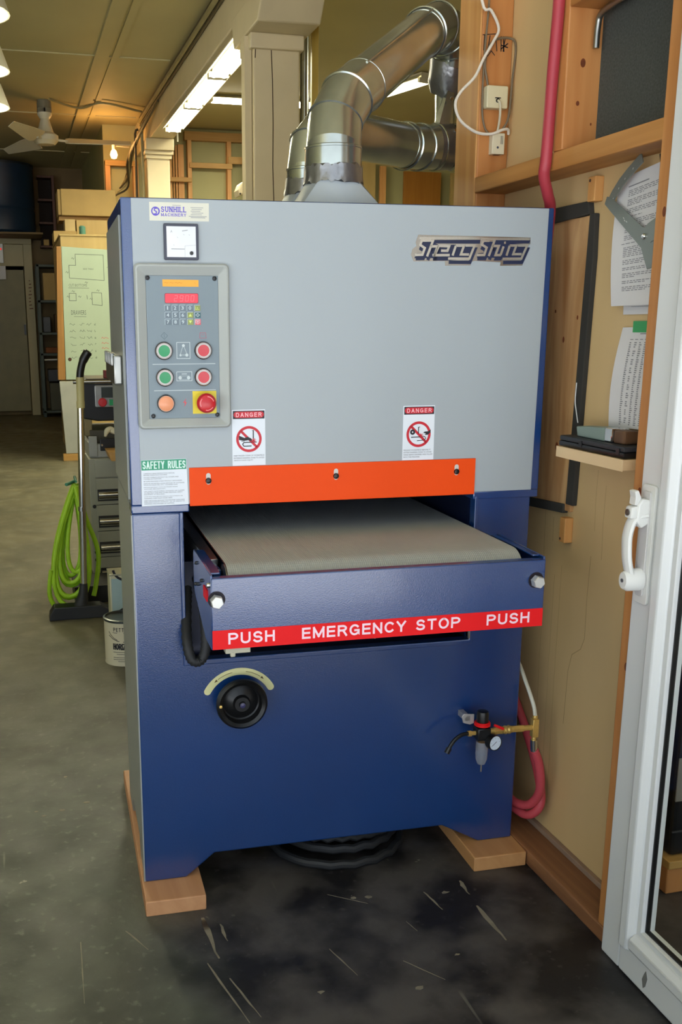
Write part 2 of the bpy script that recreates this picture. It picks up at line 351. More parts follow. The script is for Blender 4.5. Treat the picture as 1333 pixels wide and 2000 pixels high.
ce = MB().box(-7, 9, -3.0, 15, 3.6, 3.7).build('ceiling', CEILM); tag(ce, 'cream painted flat shop ceiling with battens', 'ceiling', kind='structure')
for x0, x1, d in ((.62, .74, .02), (.77, .83, .012), (-1.8, -1.68, .02)): MB().box(x0, x1, 1, 13.4, 3.6-d, 3.6).build('batten', CEILM, ce)
for y in (7.2, 9.7, 12.1): MB().box(-6.9, 1.28, y, y+.05, 3.59, 3.6).build('seam_strip', CEILM, ce)
tag(MB().box(-7.1, -7, -3.0, 15, 0, 3.6).build('wall_left', OLIVEW), 'plain painted left shop wall', 'wall', kind='structure')
tag(MB().box(8.9, 9, .5, 15, 0, 3.6).build('wall_far_right', OLIVEW), 'plain painted wall at the far side of the shop', 'wall', kind='structure')
tag(MB().box(-7, .95, 13.6, 13.7, 0, 3.6).build('wall_back', DARKW), 'dim brown back wall around the exit door', 'wall', kind='structure')
wb2 = MB().box(.95, 8.9, 10.2, 10.3, 0, 3.6).build('wall_rear', OLIVEW); tag(wb2, 'olive back wall with exposed pine framing', 'wall', kind='structure')
MB().box(.95, 1.05, 10.3, 13.6, 0, 3.6).build('return_panel', OLIVEW, wb2)
# framing on the rear wall
def piece(name, parent, m, *b, bev=.003): return MB().box(*b).build(name, m, parent, bevel=bev)
piece('top_rail', wb2, PINEX, 1.9, 6.4, 10.12, 10.2, 3.46, 3.56)
for x in (1.93, 2.41): piece('stud', wb2, PINE, x, x+.05, 10.11, 10.2, 1.0, 3.46)
piece('nogging', wb2, PINEX, 1.95, 2.47, 10.09, 10.11, 3.15, 3.21)
piece('nogging', wb2, PINEX, 2.42, 2.95, 10.09, 10.11, 3.21, 3.29)
piece('nogging', wb2, PINEX, 1.62, 1.96, 10.02, 10.07, 2.98, 3.03)
for x0, x1, z, lb_ in ((1.665, 1.735, 3.40, 'wide pine board racked upright next to the far cream post'), (1.75, 1.765, 3.38, 'thinnest pine strip racked between two wide upright boards'), (1.78, 1.80, 3.39, 'narrow pine strip racked beside the thinnest upright strip'), (1.81, 1.88, 3.40, 'wide pine board racked upright next to the framed wall stud')):
    tag(MB().box(x0, x1, 10.08, 10.11, .0, z).build('timber_board', PINE, bevel=.002), lb_, 'board', 'boards racked behind the far post')
# framing between far post and boxes
for x in (.955, 1.28): piece('stud', wb2, PINE, x, x+.06, 10.1, 10.2, .0, 3.2)
piece('top_rail', wb2, PINEX, .955, 1.34, 10.09, 10.2, 3.14, 3.20)
piece('dark_header', wb2, wood('dark_header_wood', (96, 58, 26), (120, 76, 36), 'x'), 3.0, 8.8, 10.13, 10.2, 3.34, 3.52)
# sheet goods leaning on the rear wall, seen under the ducts
for x0, x1, z, m, lab in ((3.9, 4.28, 3.3, PLY, 'pale tan plywood sheet leaning on the rear wall beside an orange sheet'),
                          (4.34, 4.42, 3.25, PINE, 'narrow pine stud leaning on the rear wall between sheets'),
                          (4.66, 5.16, 3.2, wood('orange_sheet', (150, 96, 24), (164, 108, 34), 'z'), 'deep orange plywood sheet leaning on the rear wall'),
                          (5.3, 5.55, 3.2, PLY, 'short plywood offcut leaning right of the orange sheet'),
                          (5.6, 5.72, 3.25, PINE, 'pine strip leaning beyond the plywood offcut')):
    tag(MB().box(x0, x1, 10.05, 10.09, 0, z).build('leaning_sheet', m, bevel=.002), lab, 'board')
tag(MB().box(2.6, 2.98, 9.9, 9.96, 0, 3.46).build('leaning_sheet', PLY, bevel=.003), 'yellow plywood panel standing behind the face shield', 'board')

# beam and posts
bmo = MB().box(1.33, 1.58, 1.2, 10.2, 3.26, 3.6).build('ceiling_beam', CREAM, bevel=.01); tag(bmo, 'long cream painted timber beam under the ceiling', 'beam', kind='structure')
pn = thing('support_post', 'thick cracked cream timber post with bracket in front of the grey pipe', 'post', (1.47, 4.4, 0), kind='structure')
MB().box(1.325, 1.625, 4.3, 4.55, 0, 3.0).build('post_shaft', CREAM, pn, bevel=.012)
MB().box(1.30, 1.645, 4.27, 4.57, 2.98, 3.07).build('capital', CREAM, pn, bevel=.01)
MB().prism([(3.9, 3.258), (4.76, 3.258), (4.70, 3.07), (4.05, 3.07)], 'yz', 1.29, 1.68).build('bracket', CREAM, pn, bevel=.01)
CRK = mat('crack_dark', (70, 50, 34), .9)
mb = MB(); F = Fxz(4.2995)
mb.stroke([(1.44, 2.98), (1.447, 2.8), (1.45, 2.55), (1.447, 2.3), (1.455, 2.05), (1.45, 1.6)], .006, F); mb.stroke([(1.34, 3.0), (1.337, 2.93)], .006, F)
mb.build('crack', CRK, pn)
MB().box(1.275, 1.322, 4.33, 4.42, 0, 3.06).build('edge_batten', CREAM, pn, bevel=.004)
pf = thing('support_post', 'slim far cream post with stepped capital below the fluorescent row', 'post', (1.42, 9, 0), kind='structure')
MB().box(1.295, 1.54, 9.0, 9.22, 0, 3.1).build('post_shaft', CREAM, pf, bevel=.01)
MB().box(1.27, 1.575, 8.96, 9.26, 3.1, 3.14).box(1.28, 1.56, 8.98, 9.24, 3.06, 3.1).build('capital', CREAM, pf, bevel=.006)
MB().box(1.28, 1.58, 8.93, 9.3, 3.14, 3.258).build('bracket', CREAM, pf, bevel=.01)
# conduits along the beam
DARKPIPE = mat('conduit_dark', (72, 64, 44), .5, var=.1)
CONDP = mat('conduit_paint', (150, 140, 100), .5, var=.1)
for i, (x, z, r, m) in enumerate(((1.315, 3.577, .014, DARKPIPE), (1.306, 3.535, .022, CONDP), (1.317, 3.496, .012, DARKPIPE))):
    tag(MB().tube([(x, 2.2, z), (x, 6, z+.001), (x, 9.6, z)], r, 8, 0).build('conduit_pipe', m),
        ['dark thin conduit tight in the corner of beam and ceiling', 'painted conduit pipe running below the dark conduit on the beam', 'thin dark cable lowest of the runs along the beam'][i], 'conduit', 'conduits along the beam')
for i, (x, y, z, r) in enumerate(((1.262, 9.1, 3.42, .016), (1.215, 9.3, 3.40, .013))):
    tag(MB().tube([(x, y, 0), (x, y, z-.05), (x+.01, y, z-.01), (x+.035, y, z)], r, 8).build('conduit_pipe', [CONDP, DARKPIPE][i]), ['painted conduit dropping down beside the far cream post', 'dark thin conduit dropping beside the painted one at the far post'][i], 'conduit')
cbn = thing('cable_bundle', 'tangle of loose cables drooping at the beam end near the bulb', 'cables', (1.2, 9.8, 2.9))
for k in range(5):
    p = [(1.31, 8.2+.25*k, 3.47), (1.24-.02*k, 9.2+.1*k, 3.30-.04*k), (1.2, 9.75+.05*k, 3.1-.05*k), (1.16-.03*k, 9.95, 2.95-.04*k)]
    MB().tube(smooth(p, 5), .012, 6).build('cable', [DARKPIPE, CONDP][k % 2], cbn)
tag(MB().tube(smooth([(.3, 8.95, 3.585), (.62, 9.2, 3.565), (.85, 8.95, 3.575), (1.28, 9.2, 3.56)], 6), .012, 6).build('ceiling_cable', CONDP), 'cable crossing the ceiling from the fan to the beam', 'cable')
# vertical pipe and stick by the near post
tag(MB().cyl((1.70, 4.45, 0), (1.70, 4.45, 3.6), .028, 14).cyl((1.70, 4.45, 2.2), (1.70, 4.45, 2.26), .036, 14).build('steel_pipe', ZINC), 'galvanised vertical pipe right beside the cracked cream post', 'pipe')
tag(MB().cyl((1.655, 4.5, 0), (1.655, 4.5, 3.6), .022, 12).build('black_pipe', BLACK), 'black vertical pipe between cracked post and galvanised pipe', 'pipe')
tag(MB().box(1.745, 1.79, 4.44, 4.47, 0, 3.6).build('measuring_stick', wood('yellow_stick', (180, 150, 60), (196, 168, 84), 'z'), bevel=.002), 'thin yellow wooden strip standing beside the galvanised pipe', 'stick')

# ---- right wall stub with framing
wr = MB().box(1.033, 1.05, -.46, .474, 0, 3.6).build('wall_right', WALLP); tag(wr, 'tan painted plywood wall beside the sander with exposed studs', 'wall', kind='structure')
MB().box(.943, 1.033, -.46, .5, 0, .038).build('sill_plate', PLATEW, wr, bevel=.004)
MB().box(.948, 1.033, .352, .474, .038, 3.6).build('post', FIRZ, wr, bevel=.004)
MB().box(.943, .949, .352, .474, .038, 3.6).build('post_facing', PINE, wr, bevel=.002)
MB().box(.943, 1.033, -.420, .352, 1.6475, 1.6865).build('rail', PINEY, wr, bevel=.004)
MB().box(.943, 1.033, -.0665, -.0285, 1.6865, 3.6).build('stud', FIRZ, wr, bevel=.003)
MB().box(.943, 1.033, -.46, -.414, .038, 3.6).build('jamb_stud', FIRZ, wr, bevel=.004)
MB().box(.943, 1.033, -.42, -.0665, 1.965, 2.003).build('blocking', PINEY, wr, bevel=.003)
MB().box(1.02, 1.033, -.45, .35, .038, .052).build('ledge_strip', mat('dusty_strip', (150, 124, 104), .8, var=.1), wr, bevel=.002)
mb = MB(); F = Fyz(1.033)
mb.stroke([(-.150, .80), (-.146, .70), (-.148, .60), (-.135, .57), (-.10, .545), (-.088, .50), (-.083, .36)], .0016, F); mb.stroke([(.06, .87), (.055, .74)], .001, F); mb.stroke([(.02, .86), (.018, .80)], .001, F)
for u, a, b in ((-.19, .97, .80), (-.155, 1.0, .86), (.0, .72, .2), (-.03, .75, .12), (.045, .7, .3)): mb.stroke([(u, a), (u+.002, (a+b)/2), (u-.002, b)], .0008, F)
mb.build('stain_lines', mat('wall_stain', (168, 138, 94), .6), wr, kind='stuff')
KNOT = mat('wood_knot', (118, 58, 26), .6, var=.3, scale=60)
def knot(parent, o, ax, a, b, F):
    mb = MB(); mb.poly([(o[0]+a*math.cos(t*PI/8), o[1]+b*math.sin(t*PI/8)) for t in range(16)], F, -.0003, .0004); return mb.build('knot', KNOT, parent)
F = Fxz(-.0665)
for u, v, a, b in ((.982, 1.86, .006, .009), (.975, 1.78, .004, .005), (1.01, 1.74, .002, .003)): knot(wr, (u, v), 0, a, b, F)
F = Fyz(.943)
for u, v in ((-.441, 1.52), (-.437, 1.0), (-.44, .64)): knot(wr, (u, v), 0, .005, .009, F)
mb = MB(); F = Fxz(.352)
for x in (.955, .97, .985, 1.0, 1.006, 1.012): mb.stroke([(x, 2.02), (x+random.uniform(-.006, .006), 1.985)], .0025, F)
mb.stroke([(.95, 2.02), (.99, 2.025)], .002, F); mb.stroke([(.955, 1.98), (.965, 1.972), (.975, 1.985), (.985, 1.975)], .002, F); mb.stroke([(1.0, 2.0), (1.02, 1.995)], .003, F); mb.stroke([(1.0, 1.99), (1.02, 2.005)], .003, F)
mb.build('marker_scribble', SIGNBLACK, wr)
tag(MB().box(1.05, 8.95, .46, .5, 0, 3.6).build('wall_partition', WALLP), 'partition wall behind the doorway on the right', 'wall', kind='structure')
tag(MB().box(1.35, 3.4, -2.98, -2.88, 0, 3.6).build('wall_reflection_blocker', WALLP), 'short added wall right of the open bay, blocking reflections', 'wall', kind='structure')  # unseen wall stub, added to keep bright outdoor reflections off the sander's right
tag(MB().box(5.0, 5.1, -1.5, .5, 0, 3.6).build('wall_side_room', WALLP), 'side wall of the room behind the glass door', 'wall', kind='structure')

# ---- white sliding door
DW = mat('white_upvc', (222, 224, 224), .3, var=.01)
dr = thing('door_1', 'white sliding glass door with pull handle at the right wall', 'door', (.95, -.9, 0), kind='structure')
MB().box(.926, .968, -.520, -.457, .0, 2.1).build('stile', DW, dr, bevel=.004)
MB().box(.926, .968, -1.45, -.520, .0, .068).build('bottom_rail', DW, dr, bevel=.004)
MB().box(.926, .968, -1.45, -.520, 2.03, 2.1).build('top_rail', DW, dr, bevel=.004)
MB().box(.926, .968, -1.51, -1.45, .0, 2.1).build('stile', DW, dr, bevel=.004)
# raised inner bevel and glazing bead
def extr(poly_yx, z0, z1):
    vs = [(x, y, z0) for y, x in poly_yx]+[(x, y, z1) for y, x in poly_yx]; n = len(poly_yx)
    return MB().add(vs, [tuple(range(n)), tuple(range(2*n-1, n-1, -1))]+[(i, (i+1) % n, (i+1) % n+n, i+n) for i in range(n)])
extr([(-.516, .927), (-.530, .914), (-.552, .914), (-.564, .928), (-.564, .966), (-.516, .966)], .066, 2.03).build('inner_moulding', DW, dr, bevel=.003)
MB().prism([(.927, .064), (.914, .076), (.914, .096), (.928, .108), (.966, .108), (.966, .064)], 'xz', -.562, -1.45).build('inner_moulding', DW, dr, bevel=.003)
MB().box(.930, .964, -.577, -.563, .106, 2.03).build('glazing_bead', DW, dr, bevel=.002)
MB().box(.930, .964, -1.45, -.575, .106, .119).build('glazing_bead', DW, dr, bevel=.002)
MB().box(.940, .950, -.580, -.577, .119, 2.03).box(.940, .950, -1.45, -.58, .119, .122).build('gasket', BLACK, dr)
MB().box(.944, .950, -1.45, -.581, .122, 2.03).build('pane', GLASS, dr)
h = MB().prism(rrect(-.513, -.471, .789, 1.022, .008), 'yz', .926, .919).build('handle_plate', WHITE, dr, bevel=.002)
MB().prism(rrect(-.503, -.480, .805, 1.010, .006), 'yz', .919, .915).build('plate_insert', mat('grey_insert', (205, 203, 200), .4), h, bevel=.001)
hp = smooth([(.915, -.492, .965), (.893, -.490, .958), (.884, -.489, .93), (.883, -.490, .90), (.886, -.491, .872), (.896, -.491, .845), (.916, -.491, .828)], 6)
mb = MB()
mb.tube(hp, [.0075]*len(hp), 10)
mb.v = [Vector((p.x, -.49+(p.y+.49)*1.7, p.z)) for p in mb.v]
hb = mb.build('pull_grip', WHITE, dr)
MB().prism([(.918, .948), (.918, .995), (.900, .998), (.892, .985), (.890, .955), (.902, .940)], 'xz', -.503, -.477).build('upper_mount', WHITE, dr, bevel=.004)
MB().prism([(.893, .985), (.900, .998), (.892, 1.014), (.884, 1.012), (.887, 1.0), (.886, .985)], 'xz', -.500, -.480).build('thumb_latch', WHITE, dr, bevel=.002)
sb = MB().prism([(.895, .958), (.895, .984), (.880, .982), (.878, .960)], 'xz', -.500, -.480).build('lock_boss', WHITE, dr, bevel=.003)
MB().cyl((.879, -.490, .971), (.877, -.490, .971), .0065, 14).cyl((.877, -.490, .971), (.8765, -.490, .971), .003, 8).build('screw', STEEL, sb)
lb = MB().lathe([(0, .040), (.012, .039), (.016, .030), (.017, 0)], (.918, -.491, .838), (-1, 0, 0)).build('lower_mount', WHITE, dr)
for _p in [lb]:
    for vv in _p.data.vertices: vv.co.z = .838+(vv.co.z-.838)*1.35
MB().cyl((.8785, -.491, .838), (.877, -.491, .838), .004, 10).build('screw', STEEL, lb)
mb = MB(); mb.poly([(-.60, .03), (-.605, .045), (-.61, .055), (-.616, .04), (-.612, .02), (-.605, .012)], Fyz(.926), -.0002, .0003); mb.build('scuff_mark', mat('grey_scuff', (120, 120, 116), .7), dr)
dr.rotation_euler = (.0065, 0, 0)
# door casing strips seen through the glass
t1 = MB().box(.972, 1.0185, -.484, -.461, 0, 2.2).build('trim_1', wood('pink_trim', (184, 132, 100), (200, 148, 116), 'z'), bevel=.003); tag(t1, 'pinkish wooden trim strip behind the glass door', 'trim', kind='structure')
t2 = MB().box(1.0190, 1.036, -.484, -.461, 0, 2.2).build('trim_2', wood('tan_trim', (196, 166, 112), (208, 180, 128), 'z'), bevel=.003); tag(t2, 'tan wooden casing strip behind the glass door', 'trim', kind='structure')

# ---- back door, frame, exit sign
d2 = thing('door_2', 'dim olive exit door in a cream frame at the back', 'door', (-.4, 13.5, 0), kind='structure')
MB().box(-1.0, .02, 13.5, 13.55, .06, 2.19).build('door_leaf', mat('exit_door_paint', (128, 120, 84), .5), d2, bevel=.004)
MB().box(.03, .155, 13.42, 13.6, 0, 2.58).build('jamb', TRIMP, d2, bevel=.006)
MB().box(-1.15, .155, 13.40, 13.6, 2.50, 2.60).build('head_trim', TRIMP, d2, bevel=.006)
MB().box(-1.1, .03, 13.46, 13.6, 2.19, 2.50).build('transom_panel', TRIMP, d2, bevel=.006)
MB().box(-1.1, .03, 13.5, 13.58, 2.14, 2.19).build('stop', mat('dark_gap', (40, 34, 22), .8), d2)
MB().box(-.02, .01, 13.485, 13.5, 1.2, 1.35).build('latch', BLACK, d2)
mb = MB(); F = Fxz(13.419)
for k in range(9): mb.stroke([(.07+random.uniform(0, .02), 1.98-.05*k), (.12+random.uniform(-.02, .02), 1.985-.05*k)], .012, F)
mb.build('marker_tally', mat('brown_mark', (96, 40, 26), .7), d2)
ex = thing('exit_sign', 'white exit sign with red letters above the back door', 'sign', (-.6, 13.42, 2.2))
MB().box(-.95, -.255, 13.40, 13.44, 2.23, 2.50).build('sign_body', WHITE, ex, bevel=.004)
mb = MB(); put_text(mb, 'EXIT', -.92, -.275, 2.29, 2.44, Fxz(13.40), .001, bold=.02); mb.build('lettering', mat('exit_red', (230, 40, 40), .5, emit=.8), ex)
tag(MB().box(-.8, -.235, 13.415, 13.42, 2.0, 2.19).build('paper_notice', PAPER), 'white paper notice taped under the exit sign', 'paper')

# ================================================================== LAMPS
EM = mat('tube_glow', (255, 250, 226), .5, var=0, emit=TUBE_EMIT)
FIX = mat('fixture_white', (220, 214, 190), .5, var=.02)
def batten_light(a, b, label, group, watts=30):
    a = Vector(a); b = Vector(b); d = (b-a).normalized(); s = Vector((0, 0, 1)).cross(d).normalized()
    t = thing('fluorescent_light', label, 'light', (a+b)/2, group=group)
    R = Matrix((d, s, Vector((0, 0, 1)))).transposed(); L = (b-a).length
    MB().obox((a+b)/2+Vector((0, 0, .045)), (L*.985, .10, .05), R).build('housing', FIX, t, bevel=.004)
    mb = MB()
    for k in (-1, 1):
        o = s*.075*k
        mb.obox((a+b)/2+o+Vector((0, 0, .03)), (L*.985, .006, .07), R @ Matrix.Rotation(.9*k, 3, 'X'))
    mb.build('reflector', FIX, t)
    for k in (-1, 1): MB().cyl(a+d*.03+s*.04*k-Vector((0, 0, .005)), b-d*.03+s*.04*k-Vector((0, 0, .005)), .019, 12).build('tube', EM, t)
    for q in (a, b): MB().obox(q+(d*.015 if q is a else -d*.015), (.03, .15, .04), R).build('end_cap', FIX, t)
    li = bpy.data.lights.new('tube_light', 'AREA'); li.shape = 'RECTANGLE'; li.size = L*.95; li.size_y = .12; li.energy = watts; li.color = WARM
    lo = bpy.data.objects.new('tube_light', li); COL.objects.link(lo); lo.parent = t
    lo.location = (0, 0, -.04); lo.rotation_euler = (0, 0, math.atan2(d.y, d.x))
    return t
for i, (y0, y1) in enumerate(((4.78, 5.88), (5.9, 6.98), (7.0, 8.08))):
    batten_light((1.43, y0, 3.185), (1.43, y1, 3.185), ['fluorescent fixture of the beam row nearest the cracked post', 'middle fluorescent fixture in the row under the beam', 'fluorescent fixture of the beam row ending at the far post'][i], 'fluorescent row under the beam')
batten_light((1.87, 8.45, 3.56), (3.05, 8.45, 3.56), 'fluorescent fixture crossing the ceiling behind the cracked post', None)
batten_light((3.35, 7.9, 3.52), (3.62, 7.0, 3.52), 'fluorescent fixture half hidden by the silver duct', None)
batten_light((4.6, 3.0, 3.56), (4.6, 4.2, 3.56), 'fluorescent fixture on the ceiling above the duct elbow', None, 45)
for k, (y, z) in enumerate(((6.0, 2.9), (4.9, 2.9), (3.7, 2.9))):
    t = thing('high_bay_lamp', ['hanging lamp with curved white reflector beside the ceiling fan', 'hanging white reflector lamp nearer than the fan lamp', 'hanging white reflector lamp furthest from the fan'][k], 'light', (-.372, y, z), group='reflector lamps along the left bay')
    MB().lathe([(.02, .30), (.10, .28), (.19, .16), (.245, 0), (.235, .0), (.18, .15), (.09, .26), (.02, .28)], (-.372, y, z), (0, 0, 1), 24).build('reflector', FIX, t)
    mb = MB()
    for q in range(5): mb.cyl((-.452+.04*q, y-.02, z+.02), (-.452+.04*q, y-.02, z+.2), .016, 10)
    mb.build('tubes', EM, t)
    MB().cyl((-.372, y, z+.28), (-.372, y, 3.6), .012, 8).build('hanger', FIX, t)
    li = bpy.data.lights.new('lamp_light', 'POINT'); li.energy = 24; li.color = WARM; li.shadow_soft_size = .12
    lo = bpy.data.objects.new('lamp_light', li); COL.objects.link(lo); lo.parent = t; lo.location = (0, 0, -.03)
t = thing('bare_bulb', 'glowing orange bare bulb on the beam end above boxes', 'light', (1.02, 9.7, 3.1))
MB().lathe([(0, 0), (.03, .01), (.042, .045), (.03, .085), (.015, .10)], (1.02, 9.7, 3.15), (0, 0, 1), 16).build('bulb', mat('bulb_glow', (255, 190, 110), .4, var=0, emit=14), t)
MB().cyl((1.02, 9.7, 3.25), (1.02, 9.7, 3.30), .02, 12).cyl((1.02, 9.7, 3.29), (1.2, 9.75, 3.29), .008, 8).build('socket', FIX, t)
li = bpy.data.lights.new('bulb_light', 'POINT'); li.energy = 9; li.color = (1, .5, .15); li.shadow_soft_size = .05
lo = bpy.data.objects.new('bulb_light', li); COL.objects.link(lo); lo.parent = t; lo.location = (-.12, -.1, .14)
tag(MB().tube([(1.51, 8.3, 3.26), (1.511, 8.3, 3.2), (1.512, 8.3, 3.12)], .008, 8).build('pull_rod', FIX), 'thin white rod hanging beside the fluorescent row', 'rod')
# ceiling fan
FANW = mat('fan_white', (206, 200, 176), .4, var=.02)
t = thing('ceiling_fan', 'cream three-blade ceiling fan hanging in the left bay', 'fan', (.25, 9.1, 3.2))
fx, fy = .255, 9.1
MB().lathe([(0, 0), (.07, 0), (.075, -.03), (.075, -.12), (.0, -.12)], (fx, fy, 3.6), (0, 0, 1)).build('canopy_plate', mat('fan_grey', (120, 116, 100), .4), t)
MB().lathe([(0, 0), (.075, -.0), (.075, -.06), (.05, -.1), (0, -.1)], (fx, fy, 3.52), (0, 0, 1)).build('canopy', FANW, t)
MB().cyl((fx, fy, 3.44), (fx, fy, 3.28), .018, 12).build('rod', FANW, t)
MB().lathe([(.0, 0), (.045, 0), (.085, -.13), (.13, -.16), (.13, -.21), (.09, -.25), (0, -.25)], (fx, fy, 3.42), (0, 0, 1)).build('motor', FANW, t)
for ang in (-.06, 2.05, 4.3):
    d = Vector((math.cos(ang), math.sin(ang), 0)); s_ = Vector((-d.y, d.x, 0))
    o = Vector((fx, fy, 3.22)); mb = MB(); L = []
    for q, wv in ((.2, .055), (.24, .09), (.4, .082), (.6, .06), (.88, .03)):
        L += [o+d*q-s_*wv+Vector((0, 0, -.025-wv*.25)), o+d*q+s_*wv+Vector((0, 0, .0+wv*.35))]
    n = len(L)//2; vs = L+[p+Vector((0, 0, .006)) for p in L]
    fs = []
    for i in range(n-1): a, b, c, e = 2*i, 2*i+1, 2*i+3, 2*i+2; fs += [(a, b, c, e), (a+2*n, e+2*n, c+2*n, b+2*n), (a, e, e+2*n, a+2*n), (b, b+2*n, c+2*n, c)]
    fs += [(0, 2*n, 2*n+1, 1), (2*n-2, 2*n-1, 4*n-1, 4*n-2)]
    bl = MB().add(vs, fs).build('blade', FANW, t)
    MB().cyl(o+d*.11, o+d*.23+Vector((0, 0, -.01)), .014, 8).build('blade_arm', FANW, bl)


# ================================================================== WIDE BELT SANDER (local frame: x along the front, y into depth)
MC = thing('wide_belt_sander', 'blue and grey wide belt sander with orange guard on wooden blocks', 'machine', (0, 0, 0), -.037)
def mp(mb, name, mats, parent=None, **k): return mb.build(name, mats, parent or MC, local=True, **k)
# lower cabinet: front sheet with feet, two columns, sides, back
F0 = .003
mb = MB().prism([(0, .0385), (.0991, .0385), (.168, .0935), (.7465, .0935), (.8456, .0385), (.937, .0385), (.937, .940), (.80, .940), (.80, .576), (.1065, .576), (.1065, .923), (0, .923)], 'xz', F0, .03)
mp(mb, 'front_sheet', BLUE, bevel=.004)
mp(MB().prism([(.104, .57), (.104, .923), (.112, .923), (.112, .582), (.795, .582), (.795, .93), (.803, .93), (.803, .57)], 'xz', -.001, .028), 'opening_flange', BLUE, bevel=.002)
mp(MB().prism([(.03, .0385), (.12, .0385), (.14, .09), (.33, .09), (.36, .0385), (.46, .0385), (.46, .938), (.03, .938)], 'yz', 0.001, .02), 'side_sheet', GREYSIDE, bevel=.003)
mp(MB().prism([(.03, .0385), (.12, .0385), (.14, .09), (.33, .09), (.36, .0385), (.44, .0385), (.44, .938), (.03, .938)], 'yz', .905, .925), 'side_sheet', BLUE, bevel=.003)
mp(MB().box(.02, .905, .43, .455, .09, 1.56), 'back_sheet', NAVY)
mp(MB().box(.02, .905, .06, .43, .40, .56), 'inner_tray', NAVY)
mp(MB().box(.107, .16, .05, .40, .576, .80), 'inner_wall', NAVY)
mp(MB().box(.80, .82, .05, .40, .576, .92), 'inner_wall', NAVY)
# upper cover
up_ = mp(MB().box(0, .954, 0, .06, .941, 1.571).box(0, .126, 0, .06, .923, .942).box(.79, .954, 0, .06, .923, .942), 'upper_cover', BLUE, bevel=.003)
mp(MB().box(0, .925, .06, .45, .940, 1.571), 'upper_body', BLUE, bevel=.004)
mp(MB().prism([(.0213, 1.569), (.0225, .9415), (.9345, .9415), (.940, 1.569)], 'xz', -.0022, .001), 'grey_front_panel', GREY, bevel=.0008)
mp(MB().box(-.003, .002, .034, .45, .95, 1.54), 'side_panel', GREYSIDE, bevel=.001)
mp(MB().box(-.0015, .003, .004, .012, .04, .92), 'edge_strip', GREYSIDE)
# side latch
lt = mp(MB().box(-.022, -.003, .06, .36, 1.195, 1.258), 'side_latch', STEEL, bevel=.004)
for k in range(6): mp(MB().box(-.026, -.018, .08+.045*k, .10+.045*k, 1.235, 1.262), 'latch_spring', STEEL, lt, bevel=.002)
# orange guard
F = Fxz(-.0022)
og = mp(MB().box(.1266, .790, -.0055, -.0023, .937, 1.0205), 'orange_guard', ORANGE, bevel=.0008)
for x in (.168, .4557, .7435):
    mp(MB().prism(rrect(x-.005, x+.005, .983, 1.008, .0049), 'xz', -.0058, -.0054), 'slot', mat('slot_steel', (200, 196, 190), .4), og)
    mp(MB().lathe([(0, .0035), (.0025, .0035), (.003, .005), (.0055, .0045), (.0065, .002), (.0065, 0)], (x, -.0058, .9915), n=16), 'guard_screw', BLACK, og)
# conveyor
cz, cy, rr = .814, -.232, .048
prof = [(.42, .862), (cy, .862)]+[(cy-rr*math.sin(t*PI/14), cz+rr*math.cos(t*PI/14)) for t in range(1, 14)]+[(cy, .766), (.42, .766)]
inn = [(.42, .769), (cy, .769)]+[(cy-(rr-.003)*math.sin(t*PI/14), cz+(rr-.003)*math.cos(t*PI/14)) for t in range(13, 0, -1)]+[(cy, .859), (.42, .859)]
mb = MB(); outer = prof; n = len(outer)
inner = inn[::-1]
for i in range(n-1):
    a, b = outer[i], outer[i+1]; c, d = inner[i], inner[i+1]
    X0, X1 = .1625, .782
    mb.add([(X0, *a), (X1, *a), (X1, *b), (X0, *b)], [(0, 1, 2, 3)], 0); mb.add([(X0, *c), (X1, *c), (X1, *d), (X0, *d)], [(3, 2, 1, 0)], 0)
    mb.add([(X0, *a), (X0, *b), (X0, *d), (X0, *c)], [(0, 1, 2, 3)], 1); mb.add([(X1, *a), (X1, *b), (X1, *d), (X1, *c)], [(3, 2, 1, 0)], 1)
belt = mp(mb, 'conveyor_belt', [BELT, BELTEDGE])
mp(MB().cyl((.160, cy, cz), (.785, cy, cz), .0445, 28).cyl((.13, cy, cz), (.81, cy, cz), .015, 16), 'front_roller', STEEL)
mp(MB().box(.135, .1615, -.16, .42, .80, .853), 'bed_rail', STEEL, bevel=.002)
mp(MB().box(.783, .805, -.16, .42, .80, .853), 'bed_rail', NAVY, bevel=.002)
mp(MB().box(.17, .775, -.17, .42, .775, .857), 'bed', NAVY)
mp(MB().box(.14, .158, -.22, -.16, .79, .845), 'bracket', BLUE, bevel=.003)
fp = mp(MB().box(.1225, .8165, -.311, -.306, .7085, .851).box(.1225, .8165, -.308, -.289, .8455, .851), 'front_bar', BLUE, bevel=.002)
sp = [(-.308, .857), (-.085, .859), (-.075, .850), (-.075, .78), (-.085, .765), (-.235, .7085), (-.308, .7085)]
for k, (x0, x1) in enumerate(((.1215, .1255), (.8125, .8165))):
    s1 = mp(MB().prism(sp, 'yz', x0, x1), 'side_plate', BLUE, bevel=.001)
    fx_ = (x1, x1+.018) if k == 0 else (x0-.014, x0)
    mp(MB().box(fx_[0], fx_[1], -.288, -.085, .853, .857), 'plate_flange', BLUE, s1, bevel=.001)
    if k == 0:
        for (y, z, r, m) in ((-.285, .832, .006, CHROME), (-.20, .82, .004, BLACK), (-.15, .80, .004, BLACK), (-.13, .84, .004, BLACK), (-.11, .79, .004, BLACK)):
            mp(MB().lathe([(0, .005), (r*.8, .004), (r, 0)], (.1215, y, z), (-1, 0, 0), 12), 'plate_screw', m, s1)
        mp(MB().box(.1195, .1213, -.27, -.225, .795, .818), 'red_tab', RED, s1)
